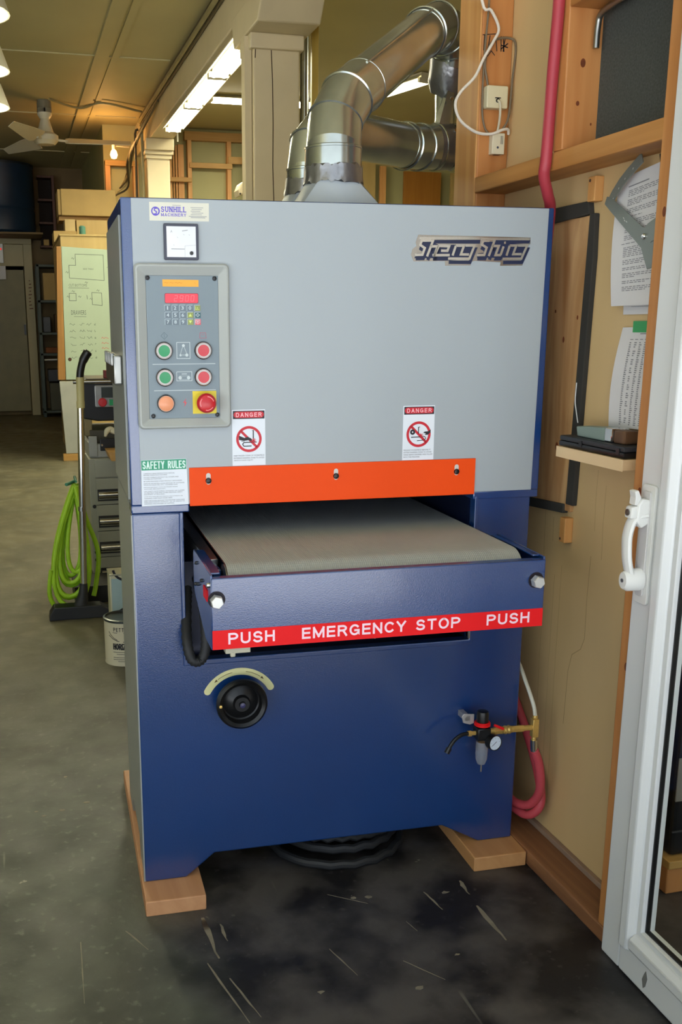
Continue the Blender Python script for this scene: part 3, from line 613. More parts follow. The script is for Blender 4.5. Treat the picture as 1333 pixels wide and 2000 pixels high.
# notches with take-up bolts
for k, (x, z) in enumerate(((.1305, .8095), (.7935, .8085))):
    mp(MB().lathe([(.017, 0), (.0165, .0006), (0, .0006)], (x+(.002 if k == 0 else .003), -.311, z), n=24), 'bolt_hole', mat('hole_dark', (26, 18, 30), .6), fp)
    bo = MB().lathe([(0, .028), (.0115, .028), (.013, .026), (.013, .012), (.0001, .012)], (x, -.306, z), n=6)
    bo.cyl((x, -.24, z), (x, -.319, z), .0065, 14)
    mp(bo, 'take_up_bolt', mat('zinc_bolt', (206, 206, 202), .35, .5, var=.03), ang=20)
lab = mp(MB().box(.1232, .8158, -.3116, -.311, .7095, .7478), 'warning_strip', RED)
F = Fxz(-.3116)
for s_, a, b in (('PUSH', .154, .246), ('EMERGENCY', .3006, .5163), ('STOP', .5379, .633), ('PUSH', .6911, .7861)): 
    mb = MB(); put_word(mb, s_, a, b, .7188, .7417, F, .22, gap=.36); mp(mb, 'lettering', mat('pink_white_ink', (246, 214, 226), .4, var=.01), lab)
mp(MB().box(.15, .20, -.30, -.26, .695, .7085).box(.16, .17, -.30, -.29, .688, .70), 'micro_switch', mat('cream_plastic', (190, 184, 160), .5), bevel=.002)
mp(MB().box(.55, .56, .0, .02, .60, .612).box(.79, .796, -.004, .01, .585, .63), 'inner_clip', CHROME, bevel=.002)
# black corrugated conduit in the opening
pth = smooth([(.146, .05, .76), (.150, -.02, .70), (.1500, -.04, .63), (.1380, -.045, .598), (.1180, -.045, .6), (.1095, -.03, .64), (.118, .03, .70), (.125, .06, .74)], 9)
mp(MB().tube(pth, [.0105 if i % 2 else .0125 for i in range(len(pth))], 12), 'corrugated_conduit', RUBBER, ang=80)
# handwheel
hw = (.2310, 0, .4815)
wl = mp(MB().lathe([(0, .046), (.007, .046), (.008, .040), (.017, .040), (.020, .030), (.040, .020), (.043, .022), (.046, .040), (.053, .045), (.0585, .040), (.0595, .032), (.052, .022), (.02, .012), (.014, 0)], hw, n=48), 'handwheel', BLACK, ang=25)
mp(MB().lathe([(0, .048), (.006, .047), (.0065, .045)], hw, n=18), 'hub_cap', mat('hub_violet', (60, 58, 96), .3), wl)
mp(MB().lathe([(0, .048), (.0035, .0475), (.004, .044)], (hw[0]-.0505, 0, hw[2]+.001), n=12), 'rim_rivet', BRASS, wl)
F = Fxz(.003)
IVORY = mat('ivory_label', (224, 220, 160), .5, var=.02)
ac = (hw[0]+.001, .462)
mb = MB().arc(ac, .076, .0925, PI*.16, PI*.84, F, -.001, .0008, 28)
for a in (PI*.16, PI*.84): mb.arc((ac[0]+.08425*math.cos(a), ac[1]+.08425*math.sin(a)), 0, .0082, 0, 2*PI, F, -.001, .00074, 14)
al = mp(mb, 'direction_label', IVORY)
mb = MB().arc(ac, .0838, .0848, PI*.56, PI*.70, F, .0009, .0014, 10).arc(ac, .0838, .0848, PI*.44, PI*.30, F, .0009, .0014, 10)
for sg, a in ((1, PI*.725), (-1, PI*.275)):
    c = (ac[0]+.0843*math.cos(a), ac[1]+.0843*math.sin(a)); t_ = (-math.sin(a)*sg, math.cos(a)*sg); r_ = (math.cos(a), math.sin(a))
    mb.poly([(c[0]+t_[0]*.004, c[1]+t_[1]*.004), (c[0]-t_[0]*.004+r_[0]*.003, c[1]-t_[1]*.004+r_[1]*.003), (c[0]-t_[0]*.004-r_[0]*.003, c[1]-t_[1]*.004-r_[1]*.003)], F, .0009, .0014)
mp(mb, 'arrow_print', mat('brown_ink', (96, 70, 20), .6), al)
# control panel
x0, x1, z0, z1 = .0215, .2180, 1.1065, 1.4430
loops = []
for ins, y, r in ((0, .0, .010), (0, -.013, .010), (.003, -.0175, .009), (.006, -.0180, .007)): loops.append([(u, y, v) for u, v in rrect(x0+ins, x1-ins, z0+ins, z1-ins, r)])
loops.append([(u, -.0075, v) for u, v in rrect(.0450, .1955, 1.1275, 1.4195, .0012)])
n = len(loops[0]); vs = [p for L in loops for p in L]; fs = []
for i in range(len(loops)-1): fs += [(i*n+k, i*n+(k+1) % n, (i+1)*n+(k+1) % n, (i+1)*n+k) for k in range(n)]
cp = mp(MB().add(vs, fs), 'control_panel', mat('bezel_grey', (168, 172, 168), .45, var=.01), ang=30)
FACE = mat('panel_face', (124, 138, 146), .5, var=.02, scale=3)
mp(MB().box(.0455, .1950, -.0078, -.003, 1.1280, 1.4190), 'face_plate', FACE, cp)
yF = -.0078; F = Fxz(yF)
for x, z in ((.0495, 1.4145), (.1880, 1.4140), (.0530, 1.1335), (.1895, 1.1335)):
    mp(MB().lathe([(0, .002), (.002, .002), (.0025, .0035), (.0042, .003), (.0048, 0)], (x, yF, z), n=14), 'panel_screw', BLACK, cp)
tp = mp(MB().prism([(.0798, 1.3975), (.1545, 1.3972), (.1545, 1.4108), (.0798, 1.4115)], 'xz', yF-.0006, yF), 'masking_tape', mat('orange_tape', (240, 168, 60), .6), cp)
mb = MB()
for a in (.083, .094, .105, .112, .146): mb.stroke([(a, 1.4045), (a+.003, 1.4062), (a+.006, 1.404), (a+.009, 1.4056)] if a < .14 else [(a, 1.406), (a+.002, 1.4035)], .0006, Fxz(yF-.0006), 0, .0002)
mp(mb, 'handwriting', mat('tape_ink', (206, 130, 40), .6), tp)
dp = mp(MB().prism(rrect(.0835, .1535, 1.3640, 1.3842, .003), 'xz', yF-.0006, yF), 'display_frame', mat('display_rim', (120, 40, 52), .4), cp)
mp(MB().prism(rrect(.0845, .1525, 1.3650, 1.3832, .0025), 'xz', yF-.0010, yF), 'display', LCDRED, cp)
mb = MB()
def seg7(ch, x, z, w_, h_):
    S = {'2': 'abged', '9': 'abcdfg', '0': 'abcdef', '5': 'afgcd'}[ch]; q = .0006
    P = {'a': [(0, 1), (1, 1)], 'g': [(0, .5), (1, .5)], 'd': [(0, 0), (1, 0)], 'f': [(0, .5), (0, 1)], 'b': [(1, .5), (1, 1)], 'e': [(0, 0), (0, .5)], 'c': [(1, 0), (1, .5)]}
    for c in S: mb.stroke([(x+a*w_+b*h_*.12, z+b*h_) for a, b in P[c]], .0012, Fxz(yF-.001), 0, .0003)
for i, ch in enumerate('2900'): seg7(ch, .103+.0115*i, 1.3685, .006, .011)
mp(mb, 'digits', mat('digit_red', (255, 84, 92), .4, emit=.7), cp)
KEY = mat('key_grey', (104, 118, 128), .45); KHI = mat('key_edge', (176, 190, 196), .45); KYEL = mat('key_yellow', (140, 150, 84), .5); KTEAL = mat('key_teal', (52, 96, 104), .5); KRED = mat('key_red', (220, 90, 104), .5)
DIG = mat('key_print', (196, 208, 212), .5); YP = mat('key_print_yellow', (206, 222, 120), .5)
rows = (('1230E', 1.3547), ('456UD', 1.3405), ('789NS', 1.3265))
for row, zc in rows:
    for i, ch in enumerate(row):
        xc = .0888+.0155*i+(.0004 if zc < 1.35 else 0); m = {'E': KYEL, 'U': KYEL, 'N': KYEL, 'D': KTEAL, 'S': KRED}.get(ch, KEY)
        kx = MB().box(xc-.0062, xc+.0062, yF-.0012, yF, zc-.0058, zc+.0058, 0).box(xc-.0066, xc-.0056, yF-.0014, yF, zc-.0058, zc+.0062, 1).box(xc-.0066, xc+.0056, yF-.0014, yF, zc+.0052, zc+.0062, 1)
        G = Fxz(yF-.0012)
        if ch.isdigit(): put_text(kx, ch, xc-(.0011 if ch == '1' else .0026), xc+(.0011 if ch == '1' else .0026), zc-.0036, zc+.0036, G, .0003, bold=.01, m=2)
        elif ch == 'U': kx.poly([(xc-.0035, zc-.003), (xc+.0035, zc-.003), (xc, zc+.003)], G, 0, .0003, 3)
        elif ch == 'N': kx.poly([(xc-.0035, zc+.003), (xc+.0035, zc+.003), (xc, zc-.003)], G, 0, .0003, 3)
        elif ch == 'D': kx.stroke([(xc-.004, zc), (xc, zc+.0035), (xc+.004, zc), (xc, zc-.0035), (xc-.004, zc)], .0009, G, 0, .0003, 2); kx.stroke([(xc, zc-.0015), (xc, zc+.0015)], .0007, G, 0, .0003, 2)
        elif ch == 'S': kx.stroke([(xc-.004, zc+.0035), (xc+.004, zc+.0035), (xc+.004, zc-.0015), (xc, zc-.004), (xc-.004, zc-.0015), (xc-.004, zc+.0035)], .0008, G, 0, .0003, 2); kx.poly([(xc-.0025, zc+.0015), (xc+.0025, zc+.0015), (xc, zc-.002)], G, 0, .0003, 2)
        else: kx.stroke([(xc-.0036, zc+.0035), (xc-.0036, zc-.003), (xc+.004, zc-.003)], .0009, G, 0, .0003, 3); kx.poly([(xc-.001, zc-.001), (xc+.0015, zc-.001), (xc+.0003, zc+.002)], G, 0, .0003, 3)
        mp(kx, 'key', [m, KHI, DIG, YP], cp)
BG = mat('button_green', (34, 150, 92), .35); BR = mat('button_red', (206, 56, 66), .35); BO = mat('lamp_orange', (226, 150, 110), .3, emit=.15); BW = mat('button_rim', (206, 200, 198), .4); ER = mat('estop_red', (196, 14, 26), .3)
BEZ = mat('button_bezel', (124, 116, 112), .22, .95)
def button(x, z, col):
    mb = MB().lathe([(.0185, 0), (.0185, .006), (.0165, .0085), (.0150, .0085)], (x, yF, z), n=32, m=0)
    mb.lathe([(.0150, .0085), (.0146, .0098), (.0122, .0102), (.0120, .0102)], (x, yF, z), n=32, m=1)
    mb.lathe([(.0120, .0102), (.0115, .0095), (0, .0092)], (x, yF, z), n=32, m=2)
    mp(mb, 'push_button', [BEZ, BW, col], cp, ang=25)
for x, z, c in ((.0785, 1.2680, BG), (.1610, 1.2682, BR), (.0790, 1.2133, BG), (.1603, 1.2133, BR)): button(x, z, c)
mp(MB().lathe([(.0185, 0), (.0185, .006), (.0165, .0085), (.0160, .0085)], (.0797, yF, 1.1595), n=32, m=0).lathe([(.0160, .0085), (.0155, .012), (.011, .0145), (0, .0155)], (.0797, yF, 1.1595), n=32, m=1), 'pilot_lamp', [BEZ, BO], cp)
mp(MB().box(.1370, .1878, yF-.0008, yF, 1.1365, 1.1840), 'yellow_backplate', YELLOW, cp)
es = (.1632, yF, 1.1600)
mb = MB().lathe([(.012, .0005), (.012, .014), (.016, .015), (.0205, .020), (.0205, .026), (.017, .031), (.010, .033), (0, .0335)], es, n=32)
G = Fxz(yF-.0312)
for a in (.3, 2.4, 4.5): mb.arc((es[0], es[2]), .0135, .0150, a, a+1.2, G, 0, .0008, 8, 1)
mb.flat = False; mp(mb, 'emergency_button', [ER, mat('estop_print', (240, 150, 150), .5)], cp)
LINE = mat('panel_line', (196, 206, 208), .5)
mb = MB().stroke([(.0545, 1.2405), (.1870, 1.2408)], .0014, F).stroke([(.0560, 1.1860), (.1870, 1.1863)], .0014, F)
mp(mb, 'divider_lines', LINE, cp)
mb = MB().stroke([(.1060, 1.2850), (.1060, 1.2520), (.1335, 1.2520), (.1335, 1.2850), (.1058, 1.2850)], .0012, F)
mb.stroke([(.1197, 1.2795), (.1125, 1.2590), (.1280, 1.2590), (.1197, 1.2795)], .0008, F)
for c, r in (((.1200, 1.2785), .0030), ((.1135, 1.2587), .0022), ((.1268, 1.2590), .0032)): mb.arc(c, 0, r, 0, 2*PI, F, 0, .0003, 14)
mb.stroke([(.1045, 1.2245), (.1045, 1.2060), (.1365, 1.2060), (.1365, 1.2245), (.1043, 1.2245)], .0012, F)
mb.stroke([(.1100, 1.2160), (.1310, 1.2160)], .0006, F); mb.stroke([(.1100, 1.2085), (.1310, 1.2085)], .0006, F); mb.stroke([(.1150, 1.2200), (.1260, 1.2200)], .0016, F)
for x in (.1115, .1295): mb.arc((x, 1.2122), 0, .0036, 0, 2*PI, F, 0, .0003, 16)
mp(mb, 'pictograms', LINE, cp)
mb = MB(); x, z = .0805, 1.2985
mb.stroke([(x-.007, z), (x, z+.007), (x+.007, z), (x, z-.007), (x-.007, z)], .0009, F); mb.stroke([(x, z-.004), (x, z+.004)], .0009, F); mp(mb, 'start_symbol', mat('dim_print', (88, 108, 116), .6), cp)
mb = MB(); x, z = .1615, 1.2985
mb.stroke([(x-.006, z+.006), (x+.006, z+.006), (x+.007, z-.005), (x-.007, z-.005), (x-.006, z+.006)], .0009, F); mb.stroke([(x-.003, z+.002), (x+.003, z+.002)], .0007, F)
mp(mb, 'stop_symbol', mat('dim_red_print', (176, 96, 112), .6), cp)
mb = MB(); mb.poly([(.1235, 1.1695), (.1165, 1.1600), (.1205, 1.1600), (.1190, 1.1510), (.1245, 1.1615), (.1207, 1.1615)], F, 0, .0003); mp(mb, 'lightning_symbol', BR, cp)
# ammeter
am = mp(MB().prism(rrect(.0850, .1560, 1.4500, 1.5210, .003), 'xz', -.0022, -.010), 'ammeter', mat('meter_frame', (52, 54, 70), .35), bevel=.001)
mp(MB().box(.0905, .1505, -.0108, -.009, 1.4555, 1.5155), 'meter_glass', mat('meter_white', (224, 226, 230), .2, coat=.5), am)
F = Fxz(-.0108); mb = MB()
mb.stroke([(.1225, 1.5065), (.134, 1.5085)], .0014, F); mb.stroke([(.0995, 1.4715), (.127, 1.4715)], .0014, F); mb.stroke([(.1275, 1.456), (.1275, 1.4775), (.150, 1.4795)], .0004, F)
put_text(mb, 'A', .0985, .1025, 1.503, 1.508, F, .0003)
for a, b in ((.112, 1.495), (.104, 1.480), (.125, 1.5005), (.136, 1.500)): mb.stroke([(a, b), (a+.002, b-.002)], .0005, F)
mp(mb, 'dial_print', FAINT, am)
mp(MB().lathe([(0, .003), (.0035, .003), (.004, 0)], (.1410, -.0108, 1.4635), n=16), 'zero_screw', BLACK, am)
# maker sticker
F = Fxz(-.0022)
st = mp(MB().prism([(.0578, 1.5264), (.1795, 1.5268), (.1798, 1.5620), (.0580, 1.5624)], 'xz', -.0027, -.002), 'maker_sticker', CREAMSTICK)
F = Fxz(-.0027); mb = MB()
put_word(mb, 'SUNHILL', .0815, .1325, 1.5433, 1.5540, F, .2, .0003, gap=.45, serif=.95); put_word(mb, 'MACHINERY', .0815, .1325, 1.5352, 1.5412, F, .2, .0003, gap=.45, serif=.8)
mb.arc((.0702, 1.5448), .0062, .0086, .9, 3.9, F, 0, .0003, 16); mb.arc((.0702, 1.5448), .0062, .0090, 4.1, 7.0, F, 0, .0003, 16)
mb.stroke([(.0765, 1.5505), (.0690, 1.5500), (.0678, 1.5465), (.0725, 1.5435), (.0715, 1.5395), (.0640, 1.5390)], .0022, F)
mp(mb, 'sunhill_print', PURPLE, st)
mb = MB()
for k in range(5): mb.stroke([(.142+.002*(k % 2), 1.5530-.0034*k), (.168-.003*(k % 3), 1.5529-.0034*k)], .0011, F)
mb.stroke([(.138, 1.5362), (.175, 1.5360)], .0012, F); mb.stroke([(.142, 1.5336), (.172, 1.5334)], .0012, F); mb.stroke([(.105, 1.5567), (.122, 1.5566)], .0010, F)
mp(mb, 'fine_print', FAINT, st)
# danger stickers
def danger(x0, x1, z0, z1, lines, kind):
    st = mp(MB().prism([(x0, z0), (x1, z0), (x1-.0006, z1), (x0, z1)], 'xz', -.0027, -.002), 'danger_sticker', STICK)
    F = Fxz(-.0027); W_ = x1-x0; cx = (x0+x1)/2
    hz0, hz1 = z1-.0195, z1-.0022
    mp(MB().box(x0+.002, x1-.002, -.0029, -.0027, hz0, hz1), 'header_black', SIGNBLACK, st)
    G = Fxz(-.0029); mb = MB().poly(rrect(x0+.0035, x1-.0035, hz0+.0022, hz1-.0018, .0064), G, 0, .0002)
    mp(mb, 'header_red', SIGNRED, st)
    mb = MB(); put_word(mb, 'DANGER', x0+.0085, x1-.0085, hz0+.0042, hz1-.0040, Fxz(-.0031), .2, .0002, gap=.5); mp(mb, 'danger_word', mat('pink_ink', (250, 190, 196), .5), st)
    cz_ = z0+(z1-z0)*.475; R_ = W_*.385
    mb = MB().arc((cx, cz_), R_*.80, R_, 0, 2*PI, F, 0, .0003, 40).stroke([(cx-R_*.64, cz_+R_*.64), (cx+R_*.64, cz_-R_*.64)], R_*.19, F, 0, .0003)
    mp(mb, 'prohibition_ring', SIGNRED, st)
    mb = MB(); P = lambda u, v: (cx+u*R_, cz_+v*R_)
    if kind == 0:
        mb.poly([P(-.78, .28), P(-.35, .10), P(-.1, .18), P(.12, .08), P(.26, -.05), P(.2, -.16), P(-.05, -.08), P(-.35, -.12), P(-.78, -.05)], F, .0003, .0006)
        mb.stroke([P(.34, .66), P(.34, .0)], R_*.08, F, .0003, .0006); mb.stroke([P(.24, .66), P(.40, .66)], R_*.04, F, .0003, .0006)
        mb.stroke([P(.6, -.24), P(-.4, -.25), P(-.5, -.38), P(-.4, -.54), P(.2, -.53)], R_*.07, F, .0003, .0006); mb.stroke([P(-.6, -.14), P(-.35, -.15)], R_*.04, F, .0003, .0006)
    else:
        mb.arc(P(-.5, .18), R_*.06, R_*.21, 0, 2*PI, F, .0003, .0006, 20)
        mb.stroke([P(-.02, .55), P(-.02, .05)], R_*.07, F, .0003, .0006); mb.stroke([P(-.06, .55), P(.1, .57)], R_*.04, F, .0003, .0006)
        mb.stroke([P(-.62, -.22), P(.2, -.2)], R_*.07, F, .0003, .0006); mb.stroke([P(.2, -.2), P(.5, -.18), P(.6, -.32), P(.5, -.46), P(-.12, -.5)], R_*.05, F, .0003, .0006)
        mb.poly([P(.98, .36), P(.8, .22), P(.5, .2), P(.36, .1), P(.6, .06), P(.5, -.05), P(.75, -.06), P(.98, .12)], F, .0003, .0006)
    mp(mb, 'pictogram', SIGNBLACK, st)
    mb = MB(); c = P(.36, -.12) if kind == 0 else P(.2, -.12)
    for a in range(8): mb.stroke([c, (c[0]+R_*.2*math.cos(a*PI/4+.2), c[1]+R_*.2*math.sin(a*PI/4+.2))], R_*.045, F, .0006, .0008)
    mp(mb, 'spark', SIGNRED, st)
    mb = MB(); zz = z0+.0235 if len(lines) < 4 else z0+.0245; dz = .0052
    for i, l in enumerate(lines):
        wd = (W_-.006)*min(1, len(l)/max(len(q) for q in lines)); put_text(mb, l, x0+.003, x0+.003+wd, zz-i*dz-.0033, zz-i*dz-.0003, F, .0003)
    mp(mb, 'warning_text', INK, st)
danger(.2222, .2957, 1.0215, 1.1422, ['KEEP FINGER CLEAR OF WORKPIECE', 'ENTERING SANDING ZONE TO AVOID', 'SERIOUS HAND INJURY'], 0)
danger(.6119, .6872, 1.0210, 1.1432, ['RELEASE WORKPIECE BEFORE IT', 'ENTERS SANDING ZONE TO AVOID', 'HAND BEING CRUSHED AND PULLED', 'INTO THE MACHINE'], 1)
# safety rules sticker
st = mp(MB().prism([(.0228, .9400), (.1240, .9410), (.1210, 1.0408), (.0245, 1.0400)], 'xz', -.0027, -.002), 'safety_sticker', STICK)
F = Fxz(-.0027)
gh = mp(MB().prism([(.0245, 1.0180), (.1207, 1.0185), (.1205, 1.0402), (.0245, 1.0394)], 'xz', -.0030, -.0027), 'green_header', GREEN, st)
mb = MB(); put_word(mb, 'SAFETY RULES', .0270, .1190, 1.0208, 1.0372, Fxz(-.0030), .18, .0002, gap=.5); mp(mb, 'header_lettering', mat('mint_ink', (214, 240, 232), .5), st)
L = ['CAREFULLY READ INSTRUCTION MANUAL', 'BEFORE OPERATING MACHINE.', 'DO NOT OPERATE WITHOUT ALL GUARDS AND', 'COVERS IN POSITION.', 'BE SURE MACHINE IS ELECTRICALLY GROUNDED.', 'REMOVE OR FASTEN LOOSE ARTICLES OF CLOTHING', 'SUCH AS NECKTIES, ETC. CONFINE HAIR.', 'REMOVE JEWELRY SUCH AS FINGER RINGS,', 'WATCHES, BRACELETS ETC.', 'USE SAFETY FACE SHIELD, GOGGLES, OR GLASSES', 'TO PROTECT EYES AND OTHER PERSONAL SAFETY', 'EQUIPMENT AS REQUIRED.', 'STOP MACHINE BEFORE MAKING ADJUSTMENTS OR', 'CLEANING CHIPS FROM WORK AREA.', 'KEEP THE FLOOR AROUND THE MACHINE CLEAN AND', 'FREE FROM SCRAPS, SAWDUST, OIL OR GREASE TO', 'MINIMIZE THE DANGER OF SLIPPING.']
brk = {1, 3, 4, 6, 8, 11, 13}; z = 1.0120; mb = MB()
for i, l in enumerate(L):
    put_text(mb, l, .0285, .0285+.0870*len(l)/43, z-.0022, z, F, .0003); z -= .0034+(.0016 if i in brk else 0)
mp(mb, 'rules_text', INK, st)
# chrome script logo
def LG(cx, cy):
    px, py = 795+cx*.1875, 450+cy*.1874
    return (.6295+(px-812)*.0012, 1.509-(py-458-(px-812)*.022)*.00108)
out = [(115, 45), (1285, 78), (1285, 145), (1262, 165), (1255, 210), (1212, 372), (975, 372), (980, 335), (705, 318), (660, 330), (665, 365), (400, 365), (395, 318), (75, 318), (45, 250), (60, 190), (100, 160), (90, 120)]
lg = mp(MB().poly([LG(*p) for p in out], Fxz(-.0022), 0, .0010), 'logo_plate', mat('brushed_chrome', (206, 200, 190), .22, .9, var=.03))
STK = [[(250, 105), (150, 105), (135, 150), (182, 182), (160, 250), (85, 252)], [(268, 95), (208, 268)], [(238, 165), (312, 165), (283, 255), (262, 255)],
       [(440, 256), (285, 256), (325, 160), (432, 165), (415, 212), (350, 210)], [(500, 160), (470, 262)], [(500, 160), (585, 160), (555, 250), (640, 252)], [(600, 158), (695, 158), (645, 295), (425, 292)],
       [(850, 110), (785, 110), (770, 150), (822, 182), (800, 258), (722, 258)], [(905, 100), (848, 270)], [(880, 165), (950, 165), (918, 260), (975, 260)], [(1000, 170), (972, 260)], [(1003, 132), (1022, 132)],
       [(1065, 162), (1035, 268)], [(1065, 162), (1135, 162), (1105, 252), (1195, 252)], [(1150, 162), (1250, 162), (1195, 300), (995, 300)], [(125, 80), (740, 84)], [(760, 92), (1272, 98)]]
mb = MB()
for s_ in STK[:-2]: mb.stroke([LG(a+10, b+38) for a, b in s_], .0072, Fxz(-.0032), 0, .0006)
mb.poly([LG(a, b) for a, b in ((275, 100), (755, 100), (752, 140), (270, 135))], Fxz(-.0032), 0, .0004); mb.poly([LG(a, b) for a, b in ((915, 104), (1282, 104), (1275, 140), (910, 140))], Fxz(-.0032), 0, .0004)
for fp_ in (((150, 118), (240, 118), (330, 150), (700, 150), (655, 300), (425, 312), (420, 285), (80, 285), (105, 235), (165, 235), (150, 190)), ((790, 118), (850, 118), (1258, 152), (1205, 315), (995, 315), (990, 290), (725, 285), (735, 240), (800, 235), (780, 190))): mb.poly([LG(*q) for q in fp_], Fxz(-.0032), 0, .0003)
mp(mb, 'logo_shadow', mat('logo_navy', (26, 34, 66), .4), lg)
mb = MB()
for s_ in STK: mb.stroke([LG(*q) for q in s_], .0052 if s_ not in STK[-2:] else .0042, Fxz(-.0038), 0, .0008)
mp(mb, 'logo_script', mat('logo_chrome', (226, 220, 208), .25, .85, var=.02), lg)
# dust hoods on top
def hood(cx, cyy, nm):
    b0, b1, zt = .092, .061, 1.632
    lo_ = [(cx-b0, cyy-b0*.8), (cx+b0, cyy-b0*.8), (cx+b0, cyy+b0*.8), (cx-b0, cyy+b0*.8)]
    n = 24; top = [(cx+b1*math.cos(2*PI*k/n-PI*.75), cyy+b1*math.sin(2*PI*k/n-PI*.75), zt) for k in range(n)]
    bot = []
    for k in range(n):
        s_, t_ = divmod(k, n//4); t_ /= n//4; a, b = lo_[s_], lo_[(s_+1) % 4]; bot.append((a[0]+(b[0]-a[0])*t_, a[1]+(b[1]-a[1])*t_, 1.5715))
    h = mp(MB().add(bot+top, [(k, (k+1) % n, n+(k+1) % n, n+k) for k in range(n)]), 'dust_hood', GREY, ang=20)
    mp(MB().box(cx-b0-.012, cx+b0+.025, cyy-b0*.8-.012, cyy+b0*.8+.012, 1.571, 1.5735), 'hood_flange', GREY, h)
    for dx in (-b0-.006, b0+.012): mp(MB().lathe([(0, .006), (.004, .006), (.005, 0)], (cx+dx, cyy-b0*.8-.004, 1.5735), (0, 0, 1), 6), 'flange_bolt', CHROME, h)
hood(.488, .155, ''); hood(.488, .345, '')
# air regulator on the front right
rg = mp(MB().box(.800, .834, -.066, -.034, .345, .376).cyl((.817, -.05, .376), (.817, -.05, .384), .0165, 20), 'air_regulator', BLACK, bevel=.003)
mp(MB().prism([(.772, .385), (.768, .402), (.774, .408), (.800, .405), (.80, .382), (.790, .379)], 'xz', -.040, -.036).box(.776, .79, -.04, .003, .388, .402), 'wall_bracket', mat('bright_bracket', (190, 186, 182), .3, .5), rg, bevel=.001)
mp(MB().ring((.817, -.05, .380), (0, 0, 1), .014, .0195, .006).ring((.817, -.05, .386), (0, 0, 1), .012, .0175, .003), 'red_ring', RED, rg)
mb = MB().lathe([(.0145, 0), (.0145, .020), (.013, .026), (.011, .027), (0, .027)], (.817, -.05, .389), (0, 0, 1), 24)
mp(mb, 'regulator_knob', BLACK, rg)
mp(MB().lathe([(.0145, 0), (.0150, -.022), (.0145, -.045), (.010, -.058), (.004, -.062)], (.8185, -.05, .338), (0, 0, 1), 24), 'filter_bowl', mat('smoky_bowl', (176, 182, 196), .12, var=.02, trans=.6), rg)
mp(MB().cyl((.8185, -.05, .335), (.8185, -.05, .318), .010, 14, 0).cyl((.8185, -.05, .300), (.8185, -.05, .285), .004, 10, 1).cyl((.8185, -.05, .277), (.8185, -.05, .258), .0022, 8, 1), 'filter_core', [mat('filter_tan', (200, 160, 110), .6), CHROME], rg)
ga = (.8360, -.066, .3425); gx = Vector((.25, -1, .05)).normalized()
mb = MB().lathe([(0, -.006), (.014, -.006), (.0185, -.002), (.0190, .014), (.0180, .016), (.0170, .0135)], ga, gx, 28, 0).lathe([(.0170, .0135), (0, .0135)], ga, gx, 28, 1)
gu = Vector((0, 0, 1)).cross(-gx).normalized()*-1; gv = gx.cross(gu)
gu = Vector((1, .25, 0)).normalized(); gv = Vector((0, 0, 1)); go = Vector(ga)+gx*.0137
GF = lambda u, v, d: go+gu*u+gv*v+gx*d
mb.stroke([(-.009, -.006), (.004, .003)], .0012, GF, 0, .0004, 2)
for a in range(7): t_ = -.6+a*.72; mb.stroke([(.012*math.cos(t_), .012*math.sin(t_)), (.0135*math.cos(t_), .0135*math.sin(t_))], .0008, GF, 0, .0003, 2)
mb.flat = False; mp(mb, 'pressure_gauge', [BLACK, mat('gauge_face', (214, 226, 240), .3), INK], rg)
mp(MB().cyl((.786, -.05, .361), (.802, -.05, .361), .0055, 6).cyl((.781, -.05, .361), (.789, -.05, .361), .0075, 6), 'brass_inlet', BRASS, rg, ang=20)
mp(MB().tube(smooth([(.783, -.05, .361), (.765, -.052, .3605), (.748, -.055, .353), (.735, -.058, .340), (.7285, -.060, .330)], 5), .0048, 10).tube([(.730, -.0595, .333), (.723, -.061, .321)], .0068, 10), 'black_drain_tube', BLACK, rg)
mb = MB().cyl((.834, -.05, .3615), (.852, -.05, .3615), .0075, 12).cyl((.848, -.05, .3615), (.868, -.05, .3615), .0095, 6).lathe([(.006, 0), (.010, .002), (.0085, .006), (.0105, .008), (.0105, .012), (.0085, .014), (.0105, .017), (.0105, .021), (.0085, .024), (.008, .030)], (.868, -.05, .3615), (1, 0, 0), 18).cyl((.897, -.05, .3615), (.925, -.05, .3610), .0085, 6).cyl((.925, -.05, .361), (.948, -.05, .3605), .0068, 12)
mp(mb, 'brass_coupler', BRASS, rg, ang=25)
mp(MB().obox((.857, -.058, .374), (.028, .005, .006), Matrix.Rotation(.45, 3, 'Y')), 'red_lever', RED, rg, bevel=.001)
mp(MB().box(.9475, .9635, -.058, -.042, .336, .383).cyl((.9555, -.05, .336), (.9555, -.05, .326), .006, 12).cyl((.9555, -.05, .383), (.9555, -.05, .392), .007, 6), 'brass_tee', BRASS, rg, bevel=.002)
mp(MB().cyl((.9555, -.05, .328), (.958, -.05, .298), .0085, 16), 'hose_ferrule', CHROME, rg)

# ================================================================== THINGS AROUND THE SANDER
def w2(x, y, z=0): c, s = math.cos(-.037), math.sin(-.037); return (c*x-s*y, s*x+c*y, z)
def rotbox(x0, x1, y0, y1, z0, z1):
    mb = MB().box(x0, x1, y0, y1, z0, z1); mb.v = [Vector(w2(*p)) for p in mb.v]; return mb
tag(rotbox(-.0062, .1338, -.0805, .62, 0, .038).build('wooden_block', BLOCKW, bevel=.003), 'long pine plank under the left foot of the sander', 'wood block')
tag(rotbox(.8035, .9430, -.072, .40, 0, .038).build('wooden_block', wood('block_wood_b', (190, 136, 84), (206, 154, 100), 'y'), bevel=.003), 'pine plank under the right foot beside the red hose', 'wood block')
